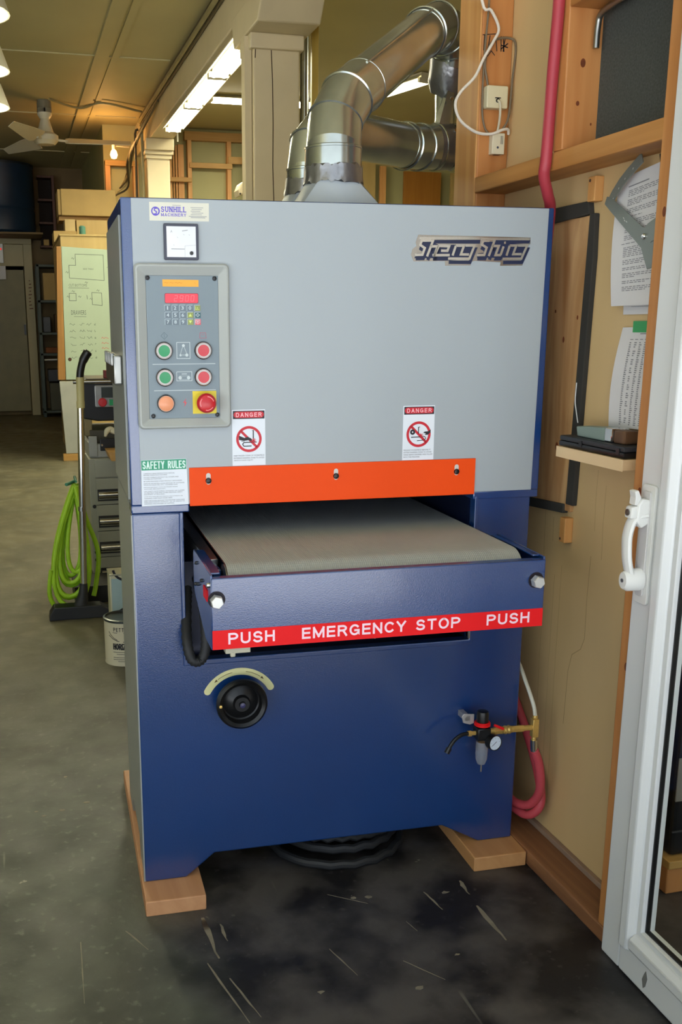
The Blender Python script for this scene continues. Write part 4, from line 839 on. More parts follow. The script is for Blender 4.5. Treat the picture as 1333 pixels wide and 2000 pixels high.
# coiled cable under the sander
for k, (cx, cyy, rx, ry, z, a0, a1) in enumerate(((.52, .14, .17, .145, .012, 0, 6.28), (.53, .16, .15, .13, .034, 0, 6.28), (.54, .17, .17, .12, .055, 3.0, 6.9))):
    pts = [(cx+rx*math.cos(a0+(a1-a0)*i/36), cyy+ry*math.sin(a0+(a1-a0)*i/36), z+.004*math.sin(3*i)) for i in range(37)]
    if k == 0: cm = MB()
    cm.tube(pts, .0115, 10)
tag(cm.build('power_cable', RUBBER), 'thick black power cable coiled on the floor under the sander', 'cable')
# red hose loop and clear tube
hp = smooth([Vector(w2(.958, -.05, .300)), (.972, -.083, .262), (.984, -.078, .20), (.986, -.06, .155), (.975, -.03, .122), (.958, .02, .118), (.9545, .09, .15), (.9560, .16, .24), (.96, .22, .33)], 7)
tag(MB().tube(hp, .0112, 14).build('air_hose', PINKHOSE), 'red rubber air hose looping from brass tee behind the sander', 'hose')
hp = smooth([(1.012, .20, .42), (1.013, .05, .28), (1.008, -.03, .19), (1.0, -.055, .13), (.980, -.03, .094), (.964, .03, .094), (.9575, .12, .095)], 7)
tag(MB().tube(hp, .0112, 14).build('air_hose', PINKHOSE), 'second red hose strand hanging against the tan wall', 'hose')
tag(MB().tube(smooth([Vector(w2(.9555, -.05, .390)), (.948, -.083, .418), (.946, -.05, .458), (.955, .02, .50), (.96, .10, .53)], 6), .0048, 10).build('clear_tube', mat('nylon_tube', (216, 214, 196), .3, var=.02)), 'translucent white nylon tube rising from the brass tee', 'tube')
# ducts
def seam(p, d, r, parent): MB().lathe([(r, -.004), (r+.003, -.002), (r+.003, .002), (r, .004)], p, d, 44).build('seam_ring', ZINC, parent)
V = Vector
du = thing('dust_duct', 'double galvanised dust duct rising from the sander hoods to the post', 'duct', w2(.488, .155, 1.63))
c0 = V(w2(.488, .155, 1.634)); P = [c0, c0+V((0, 0, .068)), V((.506, .165, 1.765)), V((.545, .200, 1.822)), V((.590, .245, 1.856))]
e1 = MB().tube(P[:2], .0635, 44).build('collar', ZINC, du); e2 = MB().tube([P[1]-V((0, 0, .012)), P[1]]+P[2:4]+[P[4], P[4]+(V((.865, .52, 2.062))-P[4]).normalized()*.012], [.0605, .0615, .0615, .0615, .0605, .0605], 44).build('elbow', ZINC, du, ang=13)
seam(P[1], (0, 0, 1), .0615, e2); seam(P[2], (P[3]-P[1]), .061, e2); seam(P[3], P[4]-P[2], .061, e2)
sp_ = [P[4], V((.865, .52, 2.062))]
sg = MB().tube(sp_, .0575, 44).build('straight_pipe', ZINC, du); seam(P[4]+(sp_[1]-sp_[0])*.03, sp_[1]-sp_[0], .0585, sg)
dd = (sp_[1]-sp_[0]).normalized(); sd = dd.cross(V((0, 0, 1))).normalized(); upv = sd.cross(dd)
MB().tube([sp_[0]+upv*.052-sd*-.03, sp_[1]+upv*.052-sd*-.03], .003, 6).build('lock_seam', ZINC, sg)
Q = [sp_[1]-dd*.01, sp_[1], V((.925, .575, 2.095)), V((.975, .61, 2.088)), V((1.003, .635, 2.055)), V((1.005, .655, 2.01))]
e3 = MB().tube(Q, [.0585, .060, .0605, .061, .0605, .058], 44).build('elbow', ZINC, du, ang=13)
for i in (1, 2, 3, 4): seam(Q[i], Q[i+1]-Q[i-1], .0605, e3)
tw = MB().tube([Q[4]+V((0, .01, -.01)), Q[5], V((1.003, .67, 1.975)), V((1.0, .68, 1.95))], [.061, .0605, .057, .042], 32); tw.build('tape_wrap', TAPE, du)
mb = MB().tube([c0+V((0, 0, .030)), c0+V((0, 0, .008)), c0+V((.0, 0, -.006))], [.0645, .065, .067], 60)
rnd = random.Random(3)
mb.v = [p+V(((p.x-c0.x), (p.y-c0.y), 0)).normalized()*rnd.uniform(-.0005, .0022)+V((0, 0, rnd.uniform(-.006, .004))) for p in mb.v]
mb.build('tape_wrap', TAPE, du, ang=50)
d2_ = du
c1 = V(w2(.488, .345, 1.634)); P2 = [c1, c1+V((0, 0, .050)), V((.510, .338, 1.742)), V((.548, .372, 1.782)), V((.60, .42, 1.79)), V((.85, .60, 1.798)), V((.905, .635, 1.803)), V((.96, .65, 1.808)), V((1.3, .66, 1.82))]
MB().tube(P2[:2], .0605, 44).build('collar', ZINC, d2_); e = MB().tube([P2[1]-V((0, 0, .012))]+P2[1:5]+[P2[4]+(P2[5]-P2[4])*.05], .0595, 44).build('elbow', ZINC, d2_, ang=13)
seam(P2[1], (0, 0, 1), .059, e); seam(P2[2], P2[3]-P2[1], .059, e)
MB().tube(P2[4:6], .0575, 44).build('straight_pipe', ZINC, d2_); e = MB().tube([P2[5]-(P2[5]-P2[4])*.05]+P2[5:8]+[P2[7]+V((.02, 0, 0))], [.0585, .059, .060, .060, .060], 44).build('elbow', ZINC, d2_, ang=13)
for i in (5, 6, 7): seam(P2[i], P2[i]-P2[i-1], .0605, e)
MB().tube([P2[7], P2[7]+V((.045, .001, .002))], .0615, 44).build('tape_wrap', TAPE, d2_); MB().tube([P2[7]+V((.04, .001, .002)), P2[8]], .0585, 44).build('tee_body', ZINC, d2_)
seam(P2[7]+V((.055, .001, .002)), V((1, 0, 0)), .060, d2_)
mb = MB().tube([V((.995, .66, 1.83)), V((1.0, .68, 1.96))], .028, 24).prism([(.955, 1.84), (.99, 1.84), (1.005, 1.955), (.985, 1.955)], 'xz', .625, .66)
mb.build('branch_pipe', ZINC, d2_)
for x, z in ((1.0, 1.865), (.985, 1.945)): MB().lathe([(0, .006), (.005, .005), (.006, 0)], (x, .60, z-.02), (0, -1, 0), 10).build('rivet', CHROME, d2_)
mb = MB().tube([c1+V((0, 0, .028)), c1+V((0, 0, .006)), c1+V((0, 0, -.006))], [.062, .0625, .065], 36)
mb.v = [p+V((p.x-c1.x, p.y-c1.y, 0)).normalized()*rnd.uniform(-.0005, .004)+V((0, 0, rnd.uniform(-.006, .005))) for p in mb.v]; mb.build('tape_wrap', TAPE, d2_, ang=50)

# ---- right wall things
tag(MB().tube(smooth([(.930, -.05, 2.3), (.930, -.044, 1.984), (.929, -.036, 1.835), (.928, -.031, 1.68), (.930, -.022, 1.64), (.950, -.006, 1.605), (.974, .020, 1.575), (.982, .04, 1.50), (.985, .06, 1.30)], 6), .0125, 14).build('air_hose', mat('deep_red_hose', (170, 54, 66), .5, var=.05)), 'thick red hose hanging vertically down to the sander top', 'hose')
tag(MB().box(1.024, 1.033, -.42, -.0665, 1.6865, 1.965).build('felt_panel', mat('charcoal_felt', (70, 74, 70), .95, var=.2, scale=220, bump=.6, bscale=500)), 'charcoal felt panel fitted between studs above the rail', 'panel')
tag(MB().tube(smooth([(.999, -.085, 1.885), (.999, -.087, 1.925), (.999, -.098, 1.948), (1.0, -.15, 1.957), (1.0, -.21, 1.957), (1.0, -.4, 1.957)], 6), .0068, 12).build('metal_conduit', STEEL), 'bent thin steel conduit along the top of the felt panel', 'conduit')
# junction box, adapter, cables on the post
jb = thing('junction_box', 'cream telephone junction box screwed to the timber post', 'electrical box', (.986, .34, 1.848))
MB().prism(rrect(.9568, 1.0150, 1.848, 1.9010, .004), 'xz', .352, .328).build('cover', mat('cream_box', (216, 206, 170), .5), jb, bevel=.003)
MB().box(.979, .994, .326, .329, 1.871, 1.873).cyl((.9865, .328, 1.866), (.9865, .326, 1.866), .005, 12).build('socket', BLACK, jb)
ad = thing('adapter_box', 'small cream adapter block hanging below the junction box', 'electrical box', (1.0, .34, 1.74))
MB().prism(rrect(.9790, 1.0135, 1.741, 1.7915, .002), 'xz', .352, .332).build('housing', mat('cream_adapter', (220, 212, 184), .5), ad, bevel=.002)
mb = MB(); F = Fxz(.332)
for k in range(4): mb.stroke([(1.002+.002*k, 1.765), (1.002+.002*k, 1.785)], .0008, F)
mb.arc((.9945, 1.757), 0, .003, 0, 2*PI, F, 0, .0003, 10); mb.build('label_print', INK, ad, kind='stuff'); MB().box(.988, 1.005, .336, .348, 1.7405, 1.742).build('port', BLACK, ad)
CREAMCORD = mat('cream_cord', (206, 198, 172), .5); GREYCORD = mat('grey_cord', (116, 100, 76), .5)
tag(MB().tube(smooth([(.9865, .326, 1.866), (.989, .318, 1.855), (.991, .322, 1.82), (.993, .336, 1.7915)], 5), .003, 8).build('linking_cable', CREAMCORD), 'short cream cord linking junction box and adapter block', 'cable')
tag(MB().tube(smooth([(.90, .33, 2.3), (.9356, .335, 2.0923), (.9614, .335, 2.0714), (.9842, .335, 2.0328), (.9719, .335, 2.0031), (.9463, .335, 1.9609), (.9248, .335, 1.9187), (.8877, .335, 1.8815), (.8752, .335, 1.8515), (.8905, .335, 1.8167), (.9337, .335, 1.7912), (.9735, .33, 1.7875), (1.000, .325, 1.797), (1.018, .328, 1.800), (1.024, .335, 1.79)], 5), .0036, 8).build('looped_cable', mat('white_cord', (222, 214, 200), .5)), 'white cord hanging in a wide loop over the timber post', 'cable')
tag(MB().tube(smooth([(.9600, .345, 2.3), (.9599, .345, 2.0955), (.9542, .345, 1.9916), (.9523, .345, 1.8623), (.9606, .345, 1.8089), (.9758, .345, 1.7891)], 5), .0026, 8).build('telephone_cable', GREYCORD), 'thin grey cord running straight down beside the junction box', 'cable')
tag(MB().tube(smooth([(.9656, .345, 1.9045), (.956, .345, 1.9568), (.9744, .345, 2.0045), (1.018, .34, 2.0135), (1.030, .33, 1.9917), (1.025, .33, 1.9143), (1.0192, .33, 1.8296), (1.0066, .335, 1.7999)], 6), .0030, 8).build('telephone_cable', GREYCORD), 'grey cord arching over the junction box to the adapter', 'cable')
# hatch plank with foam strips, cleats
ht = thing('wall_hatch', 'knotty pine hatch board framed by black foam strips', 'hatch', (1.03, .03, .89))
pk = MB().box(1.024, 1.033, -.0635, .122, .888, 1.553).build('board', PLANKW, ht, bevel=.001)
for u, v, a, b in ((.012, 1.285, .004, .007), (.012, 1.035, .006, .010), (.055, 1.35, .003, .004), (-.042, 1.335, .003, .005)): knot(pk, (u, v), 0, a, b, Fyz(1.024))
FOAM = mat('black_foam', (52, 50, 46), .9, var=.15)
MB().prism([(.128, 1.548), (.128, 1.584), (-.064, 1.584), (-.070, 1.556)], 'yz', 1.018, 1.033).build('foam_strip', FOAM, ht, bevel=.002)
MB().prism([(.15, .869), (.15, .892), (-.040, .904), (-.042, .882)], 'yz', 1.018, 1.033).build('foam_strip', FOAM, ht, bevel=.002)
MB().prism([(-.070, 1.558), (-.0665, 1.466), (-.048, .905), (-.078, .905), (-.094, 1.466), (-.090, 1.556)], 'yz', 1.020, 1.033).build('foam_strip', FOAM, ht, bevel=.002)
tag(MB().tube(smooth([(1.018, -.066, 1.19), (1.016, -.068, 1.15), (1.017, -.074, 1.125), (1.018, -.082, 1.10)], 5), .0012, 6).build('white_string', WHITE), 'bit of white string stuck on the upright foam strip', 'string')
for y0, y1, z0, z1, lab in ((-.098, -.070, 1.580, 1.632, 'small pine cleat above the foam-framed hatch board'), (-.068, -.044, .814, .874, 'small pine cleat below the foam-framed hatch board')):
    c = thing('wooden_cleat', lab, 'cleat', (1.03, (y0+y1)/2, z0))
    MB().box(1.011, 1.033, y0, y1, z0, z1).build('block', PINE, c, bevel=.002)
    MB().lathe([(0, .0015), (.003, .001), (.0035, 0)], (1.011, (y0+y1)/2+.006, z0+.008 if z0 < 1 else z1-.008), (-1, 0, 0), 10).build('nail_head', mat('rusty_nail', (70, 46, 34), .6), c)
# shelf and things on it
sh = thing('wall_shelf', 'small birch plywood shelf on the tan wall', 'shelf', (.99, -.25, 1.03))
MB().box(.946, 1.033, -.372, -.122, 1.032, 1.0535).build('board', BIRCH, sh, bevel=.001); MB().box(.943, .946, -.373, -.121, 1.0305, 1.0545).build('edge_band', wood('birch_pale', (226, 194, 146), (232, 204, 160), 'y'), sh, bevel=.0006)
ca = thing('black_case', 'black plastic gauge case lying on the birch shelf', 'case', (.99, -.24, 1.054))
MB().box(.952, 1.028, -.362, -.115, 1.0545, 1.0668).build('base', BLACK, ca, bevel=.003); MB().box(.953, 1.027, -.361, -.116, 1.0672, 1.0780).build('lid', mat('case_lid', (44, 46, 50), .5), ca, bevel=.003)
for y in (-.203, -.342): MB().box(.9505, .953, y-.006, y+.006, 1.060, 1.074).build('clasp', BLACK, ca, bevel=.0008)
pu = thing('tape_measure', 'grey-green and chrome tool block on the black case', 'tool', (.99, -.25, 1.078))
MB().prism([(-.155, 1.0785), (-.150, 1.1005), (-.258, 1.1075), (-.262, 1.0785)], 'yz', .972, 1.010).build('grey_body', mat('sage_plastic', (128, 146, 138), .45), pu, bevel=.003)
MB().box(.970, 1.012, -.290, -.2622, 1.0785, 1.1080).build('chrome_end', CHROME, pu, bevel=.003)
MB().box(.974, 1.008, -.330, -.2905, 1.0785, 1.1060).build('brown_end', wood('dark_walnut', (72, 50, 32), (104, 74, 48), 'z'), pu, bevel=.003)
# papers
def sheet(name, label, pts, bow, nlines, prn, cat='paper', x=1.02):
    # pts: four corners (y,z) TL TR BR BL
    t = thing(name, label, cat, (x, sum(p[0] for p in pts)/4, min(p[1] for p in pts)))
    N, K = 6, 10; vs = []; fs = []
    def at(u, v, d=0):
        a = Vector(pts[0])*(1-u)+Vector(pts[1])*u; b = Vector(pts[3])*(1-u)+Vector(pts[2])*u; p = a*(1-v)+b*v
        return Vector((x-bow*math.sin(PI*.9*v)*(1-u)*.8-bow*.3*v-d, p.x, p.y))
    for j in range(K+1):
        for i in range(N+1): vs.append(at(i/N, j/K))
    fs = [(j*(N+1)+i, j*(N+1)+i+1, (j+1)*(N+1)+i+1, (j+1)*(N+1)+i) for j in range(K) for i in range(N)]
    k = len(vs); vs2 = vs+[p+Vector((.0006, 0, 0)) for p in vs]
    fs += [tuple(q+k for q in reversed(f)) for f in fs]
    MB().add(vs2, fs).build('sheet', PAPER, t)
    mb = MB()
    prn(mb, at); mb.build('printed_text', mat('grey_ink', (134, 134, 138), .7), t, kind='stuff')
    return t
def qd(mb, at, u0, u1, v0, v1): mb.add([at(u0, v0, .0004), at(u1, v0, .0004), at(u1, v1, .0004), at(u0, v1, .0004)], [(0, 1, 2, 3)])
r5 = random.Random(5)
def body(mb, at):
    v = .085; ind = .24
    qd(mb, at, .22, .62, v, v+.009); v += .035
    for para in (4, 4, 3, 1, 4, 2, 3, 1, 6, 3, 2, 3, 2, 3):
        for k in range(para):
            u = ind if para > 1 else .2
            end = .93 if k < para-1 else r5.uniform(.5, .85)
            if para == 1: end = .55
            while u < end:
                wl = r5.uniform(.03, .10); qd(mb, at, u, min(end, u+wl), v, v+.006); u += wl+.018
            v += .0135
        v += .017
        if v > .9: break
sheet('instruction_sheet', 'white stapled instruction pages hanging from the rail', [(-.178, 1.612), (-.345, 1.632), (-.345, 1.358), (-.190, 1.357)], .012, 0, body, x=1.018)
sheet('paper_sheet', 'blank paper edge showing below the instruction pages', [(-.205, 1.50), (-.35, 1.50), (-.35, 1.340), (-.2105, 1.3395)], .001, 0, lambda mb, at: qd(mb, at, .2, .8, .90, .905), x=1.029)
def chart(mb, at):
    qd(mb, at, .45, .62, .06, .07)
    for c in range(6): qd(mb, at, .25+.11*c, .32+.11*c, .115, .122)
    for r_ in range(40):
        for c in (0, 1, 2, 3, 4, 5):
            if c == 1 and r_ % 4 == 3: continue
            qd(mb, at, .25+.11*c, .25+.11*c+r5.uniform(.03, .06), .145+.0208*r_, .156+.0208*r_)
cs = sheet('conversion_chart', 'white number chart taped up with green tape above the shelf', [(-.214, 1.3130), (-.36, 1.3150), (-.345, 1.1075), (-.200, 1.1030)], .014, 0, chart, x=1.028)
MB().box(1.0262, 1.0278, -.345, -.252, 1.3030, 1.3260).build('green_tape', mat('green_tape', (64, 160, 96), .6), cs)
bc = thing('binder_clip', 'black binder clip holding the instruction pages', 'clip', (1.015, -.34, 1.60))
MB().prism([(-.322, 1.640), (-.352, 1.645), (-.352, 1.605), (-.33, 1.612)], 'yz', 1.006, 1.026).build('clip_body', BLACK, bc, bevel=.001)
MB().tube(smooth([(1.015, -.330, 1.638), (1.015, -.322, 1.65), (1.018, -.327, 1.655), (1.018, -.335, 1.64)], 5), .001, 6).build('wire_arm', STEEL, bc)
# hanging angle gauge
GA = mat('gauge_steel', (140, 146, 140), .4, .55, var=.06)
gg = thing('protractor_gauge', 'grey steel angle gauge hanging over the papers', 'gauge', (1.0, -.25, 1.43))
arcp = [(-.278, 1.640), (-.262, 1.632), (-.235, 1.617), (-.212, 1.602), (-.190, 1.583), (-.172, 1.562)]
mb = MB().stroke(arcp, .020, Fyz(1.0), -.001, .0012); mb.build('curved_arm', GA, gg)
mb = MB().poly([(-.161, 1.566), (-.180, 1.552), (-.300, 1.468), (-.325, 1.425), (-.352, 1.43), (-.352, 1.50), (-.322, 1.503), (-.300, 1.507), (-.185, 1.575), (-.168, 1.580)], Fyz(.9985), -.001, .0014); mb.build('straight_arm', GA, gg)
mb = MB().poly([(-.305, 1.50), (-.318, 1.512), (-.345, 1.522), (-.36, 1.51), (-.36, 1.47), (-.31, 1.48)], Fyz(.9965), -.0005, .0010); mb.build('second_arm', GA, gg)
MB().lathe([(0, .004), (.004, .0045), (.0055, .003), (.006, 0)], (.9955, -.311, 1.4885), (-1, 0, 0), 14).build('pivot_screw', CHROME, gg)
mb = MB().arc((-.345, 1.452), .0255, .0268, PI*.35, PI*1.2, Fyz(.995), 0, .0003, 20); mb.build('dial_line', INK, gg)
mb = MB()
for a, b in ((-.232, 1.532), (-.236, 1.527), (-.243, 1.524)): mb.stroke([(a, b), (a-.004, b-.003)], .0012, Fyz(.997), 0, .0003)
for a, b in ((-.25, 1.622), (-.225, 1.606), (-.205, 1.59), (-.188, 1.572)): mb.stroke([(a, b), (a-.002, b+.003)], .0012, Fyz(.9987), 0, .0003)
mb.build('stamped_marks', WHITE, gg)
MB().tube([(1.0, -.274, 1.642), (.999, -.275, 1.65), (.988, -.275, 1.6485)], .0012, 6).build('hook_wire', CHROME, gg)

# ---- things behind the glass door
cb = thing('storage_case', 'black drawer case on a wooden pallet behind the glass door', 'case', (1.6, -.1, .09))
MB().box(1.205, 1.9, -.30, .2, .092, .56).build('shell', BLACK, cb, bevel=.01)
MB().box(1.203, 1.9, -.304, -.30, .235, .345).build('grey_drawer', mat('grey_drawer', (122, 118, 108), .5), cb, bevel=.002)
MB().box(1.23, 1.5, -.307, -.304, .262, .268).build('drawer_strip', mat('pale_plastic', (190, 188, 178), .5), cb)  # thin pale strip across the drawer front
MB().box(1.203, 1.9, -.303, -.30, .475, .480).box(1.203, 1.9, -.303, -.30, .155, .159).build('seam_line', mat('seam_grey', (60, 60, 62), .5), cb)
pl = thing('wooden_pallet', 'low pine pallet carrying the black case behind the door', 'pallet', (1.6, -.1, 0))
MB().box(1.19, 1.95, -.32, .25, .07, .091).build('deck_board', PINEX, pl, bevel=.003)
for x in (1.195, 1.75): MB().box(x, x+.14, -.31, .22, 0, .07).build('bearer', FIRZ, pl, bevel=.004)

# ---- left background: can, tin, hose, squeegee, tool cabinet, bench machine
pc = thing('paint_can', 'round paint can with cream label on the floor', 'can', (.147, 1.72, 0))
c = (.147, 1.72)
MB().lathe([(0, .004), (.082, .004), (.084, 0), (.084, .003), (.083, .006), (.083, .176)], (*c, 0), (0, 0, 1), 40).build('body', mat('can_label', (210, 202, 172), .45, var=.02), pc)
MB().lathe([(.083, .176), (.086, .178), (.086, .186), (.078, .188), (.076, .180), (.060, .179), (0, .179)], (*c, 0), (0, 0, 1), 40).build('rim', mat('can_rim', (86, 92, 90), .3, .7), pc)
def wrap(a, z, d): t = -2.30+(a)/.0835; return Vector((c[0]+(.0833+d)*math.cos(t), c[1]+(.0833+d)*math.sin(t), z))
WF = lambda u, v, d: wrap(u, v, d)
mb = MB(); put_word(mb, 'PETTIT', .004, .064, .143, .159, WF, .16, gap=.5, serif=.9); mb.build('maker_word', SIGNBLACK, pc)
mb = MB(); put_word(mb, 'HORIZONS', .0, .088, .068, .094, WF, .22, gap=.42); mb.build('product_word', SIGNBLACK, pc); mb = MB()
for z, a, b in ((.138, 0, .02), (.138, .045, .07), (.058, 0, .085), (.05, .015, .06), (.036, 0, .09), (.028, 0, .08), (.02, .02, .09)): mb.stroke([(a+(b-a)*k/6, z) for k in range(7)], .0016, WF, 0, .0005)
mb.build('fine_print', SIGNBLACK, pc, kind='stuff')
mb = MB(); mb.stroke([(-.02, .125), (.0, .112), (.02, .104), (.05, .1), (.09, .1)], .0025, WF, 0, .0005); mb.stroke([(-.02, .14), (-.01, .128), (.004, .116), (.02, .108)], .002, WF, 0, .0005); mb.build('label_curve', SIGNBLACK, pc)
tn = thing('square_tin', 'tall rectangular solvent tin behind the round paint can', 'can', (.2, 1.93, 0))
MB().box(.107, .26, 1.88, 1.99, 0, .315).build('body', mat('tin_cream', (196, 192, 160), .4, var=.03), tn, bevel=.004)
MB().box(.105, .262, 1.878, 1.992, .312, .320).build('top_rim', mat('tin_rim', (150, 146, 120), .4, .5), tn, bevel=.002)
F = Fxz(1.88)
mb = MB().poly([(.114, .16), (.16, .16), (.16, .30), (.114, .30)], F, 0, .0004); mb.build('blue_panel', mat('pale_blue_print', (158, 182, 182), .5), tn)
MB().arc((.19, .10), .062, .080, PI*.45, PI*1.1, F, .0004, .0008, 16).build('black_swirl', SIGNBLACK, tn); MB().arc((.175, .345), .048, .058, PI*1.05, PI*1.5, F, .0004, .0008, 12).build('black_swirl', SIGNBLACK, tn)
# lime hose coil hung on the tool cabinet corner
lh = MB(); rq = random.Random(11)
for k in range(10):
    W_ = .108-.0062*k+rq.uniform(-.004, .004); zt, zb = .602-.004*(k % 4), .045+.017*k+rq.uniform(-.01, .01); cb_ = -.040+.004*k+rq.uniform(-.012, .012); yy = 2.42+.011*((k*7) % 10); tx = .016+.003*(k % 6)
    pts = []
    for i in range(29):
        t = .12+(2*PI-.24)*i/28; dn = (1-math.cos(t))/2
        pts.append((tx+(cb_-tx)*dn**.8+W_*math.copysign(abs(math.sin(t))**.9, -math.sin(t))*(.10+.95*dn**.75), yy+.05*(1-dn)*(1 if i < 14 else .8), zt+(zb-zt)*dn))
    lh.tube(pts, .0104, 10)
lh.tube(smooth([(-.112, 2.43, .22), (-.125, 2.435, .11), (-.105, 2.44, .045), (-.06, 2.44, .018), (.0, 2.45, .014)], 6), .0104, 10)
lh.tube(smooth([(.045, 2.62, .54), (.07, 2.62, .42), (.11, 2.60, .30), (.118, 2.58, .22), (.10, 2.56, .11), (.085, 2.55, .05)], 6), .0115, 10)
lo_ = lh.build('garden_hose', LIME); tag(lo_, 'lime green hose coiled and hung beside the grey tool cabinet', 'hose')
tag(MB().cyl((.025, 2.51, .615), (.025, 2.60, .625), .006, 10).cyl((-.02, 2.50, .605), (.02, 2.56, .61), .008, 10).build('hose_hook', mat('teal_hook', (50, 120, 96), .5)), 'teal hook carrying the lime hose', 'hook')
sq = thing('floor_squeegee', 'chrome floor wand with black grip standing on a wide head', 'cleaning tool', (.02, 2.38, 0))
MB().prism([(-.135, 0), (.15, 0), (.145, .035), (.10, .06), (-.11, .062), (-.13, .03)], 'xz', 2.34, 2.42).build('floor_head', RUBBER, sq, bevel=.005)
MB().tube([(.012, 2.38, .05), (.026, 2.38, .11), (.030, 2.38, .16)], [.035, .022, .017], 16).build('neck', RUBBER, sq)
MB().cyl((.030, 2.38, .14), (.055, 2.38, .985), .0155, 20).cyl((.038, 2.38, .50), (.039, 2.38, .52), .0175, 20).build('chrome_tube', CHROME, sq)
MB().tube([(.0548, 2.38, .965), (.0553, 2.38, .99), (.056, 2.38, 1.0), (.0575, 2.38, 1.10)], [.018, .0185, .0165, .0175], 16).build('cream_sleeve', mat('cream_sleeve', (186, 176, 120), .5), sq)
MB().tube(smooth([(.0575, 2.38, 1.098), (.062, 2.38, 1.13), (.072, 2.38, 1.165), (.088, 2.38, 1.195), (.101, 2.38, 1.212)], 4), [.0165]*9+[.0195]*5+[.021, .02, .016], 16).build('black_grip', BLACK, sq)
tc_ = thing('tool_cabinet', 'grey drawer cabinet with chrome handles behind the sander', 'cabinet', (.45, 3.1, 0))
TG = mat('cabinet_grey', (150, 150, 134), .5, var=.03)
MB().box(.115, .80, 2.92, 3.5, .06, .665).build('body', TG, tc_, bevel=.004); MB().box(.13, .78, 2.95, 3.45, 0, .06).build('plinth', BLACK, tc_)
for k in range(4):
    z1 = .565-.137*k
    dw = MB().box(.145, .795, 2.905, 2.92, z1-.133, z1).build('drawer', TG, tc_, bevel=.002)
    hz = z1-.085
    MB().box(.152, .60, 2.900, 2.906, hz-.030, hz+.030).build('handle_recess', BLACK, dw); MB().cyl((.156, 2.892, hz), (.6, 2.892, hz), .021, 16).build('handle', CHROME, dw)
MB().box(.145, .795, 2.905, 2.92, .572, .66).build('top_drawer', TG, tc_, bevel=.002)
for z in (.42, .18, .14): MB().lathe([(0, .006), (.009, .005), (.010, 0)], (.135, 2.92, z), (0, -1, 0), 12).build('knob_screw', BLACK, tc_)
tag(MB().box(.0, .5, 2.60, 2.86, 0, .085).build('black_tray', mat('black_tray', (20, 20, 20), .6)), 'low black tray on the floor behind the squeegee head', 'tray')
bt = thing('bench_jointer', 'black and grey bench machine with red and green buttons', 'machine', (.45, 3.1, .665))
MB().box(.125, .80, 2.96, 3.42, .665, .735).build('grey_base', mat('machine_grey', (156, 156, 146), .5), bt, bevel=.006)
MB().box(.135, .80, 3.0, 3.40, .735, .80).build('deck', mat('dark_deck', (70, 66, 52), .6), bt, bevel=.004)
MB().prism([(.105, .86), (.105, 1.045), (.13, 1.06), (.8, 1.06), (.8, .845), (.18, .845)], 'xz', 3.02, 3.4).build('black_body', BLACK, bt, bevel=.006)
MB().cyl((.062, 3.0, 1.045), (.5, 3.0, 1.045), .0095, 14).build('chrome_bar', CHROME, bt)
MB().box(.11, .15, 3.03, 3.10, .77, .86).build('tan_column', mat('tan_column', (124, 110, 70), .5), bt, bevel=.004)
sw = MB().prism(rrect(.168, .42, .916, 1.028, .008), 'xz', 3.018, 3.0).build('switch_plate', STEEL, bt, bevel=.003)
MB().box(.200, .40, 2.996, 3.0, .965, 1.018).build('dark_window', mat('dark_window', (44, 52, 50), .3), sw, bevel=.002)
MB().lathe([(.022, 0), (.022, .014), (.018, .018), (0, .019)], (.204, 3.0, .942), n=20).build('red_button', mat('red_knob', (196, 40, 48), .4), sw); MB().box(.237, .275, 2.99, 3.0, .926, .956).build('green_button', BG, sw, bevel=.002)
MB().box(.222, .30, 3.05, 3.1, 1.06, 1.10).box(.247, .30, 3.05, 3.1, 1.09, 1.155).build('red_bracket', mat('dark_red', (112, 32, 26), .5), bt, bevel=.002)
MB().box(.122, .165, 2.952, 2.962, .672, .775).build('cover_plate', mat('plate_grey', (150, 152, 146), .5), bt, bevel=.003)
sk = MB().box(.18, .26, 2.952, 2.962, .70, .762).build('black_socket', BLACK, bt, bevel=.003)
MB().lathe([(0, .002), (.006, .002), (.0065, 0)], (.188, 2.952, .73), n=12).build('screw', CHROME, sk)
tag(MB().prism([(.20, .715), (.215, .672), (.55, .672), (.55, .715)], 'xz', 2.75, 2.95).build('wood_offcut', PINEX, bevel=.003), 'short pine board sticking out from the bench machine', 'board')
mb = MB().tube(smooth([(.205, 2.93, .775), (.215, 2.94, .80), (.235, 2.95, .812), (.25, 2.95, .80), (.30, 2.95, .81)], 4), [.006, .008, .010, .012, .014, .015, .014, .013, .013, .014, .015, .016, .017, .018, .018, .018, .018], 10)
tag(mb.build('white_rag', mat('rag_white', (214, 208, 176), .9, var=.08)), 'crumpled white rag lying on the bench machine', 'rag')

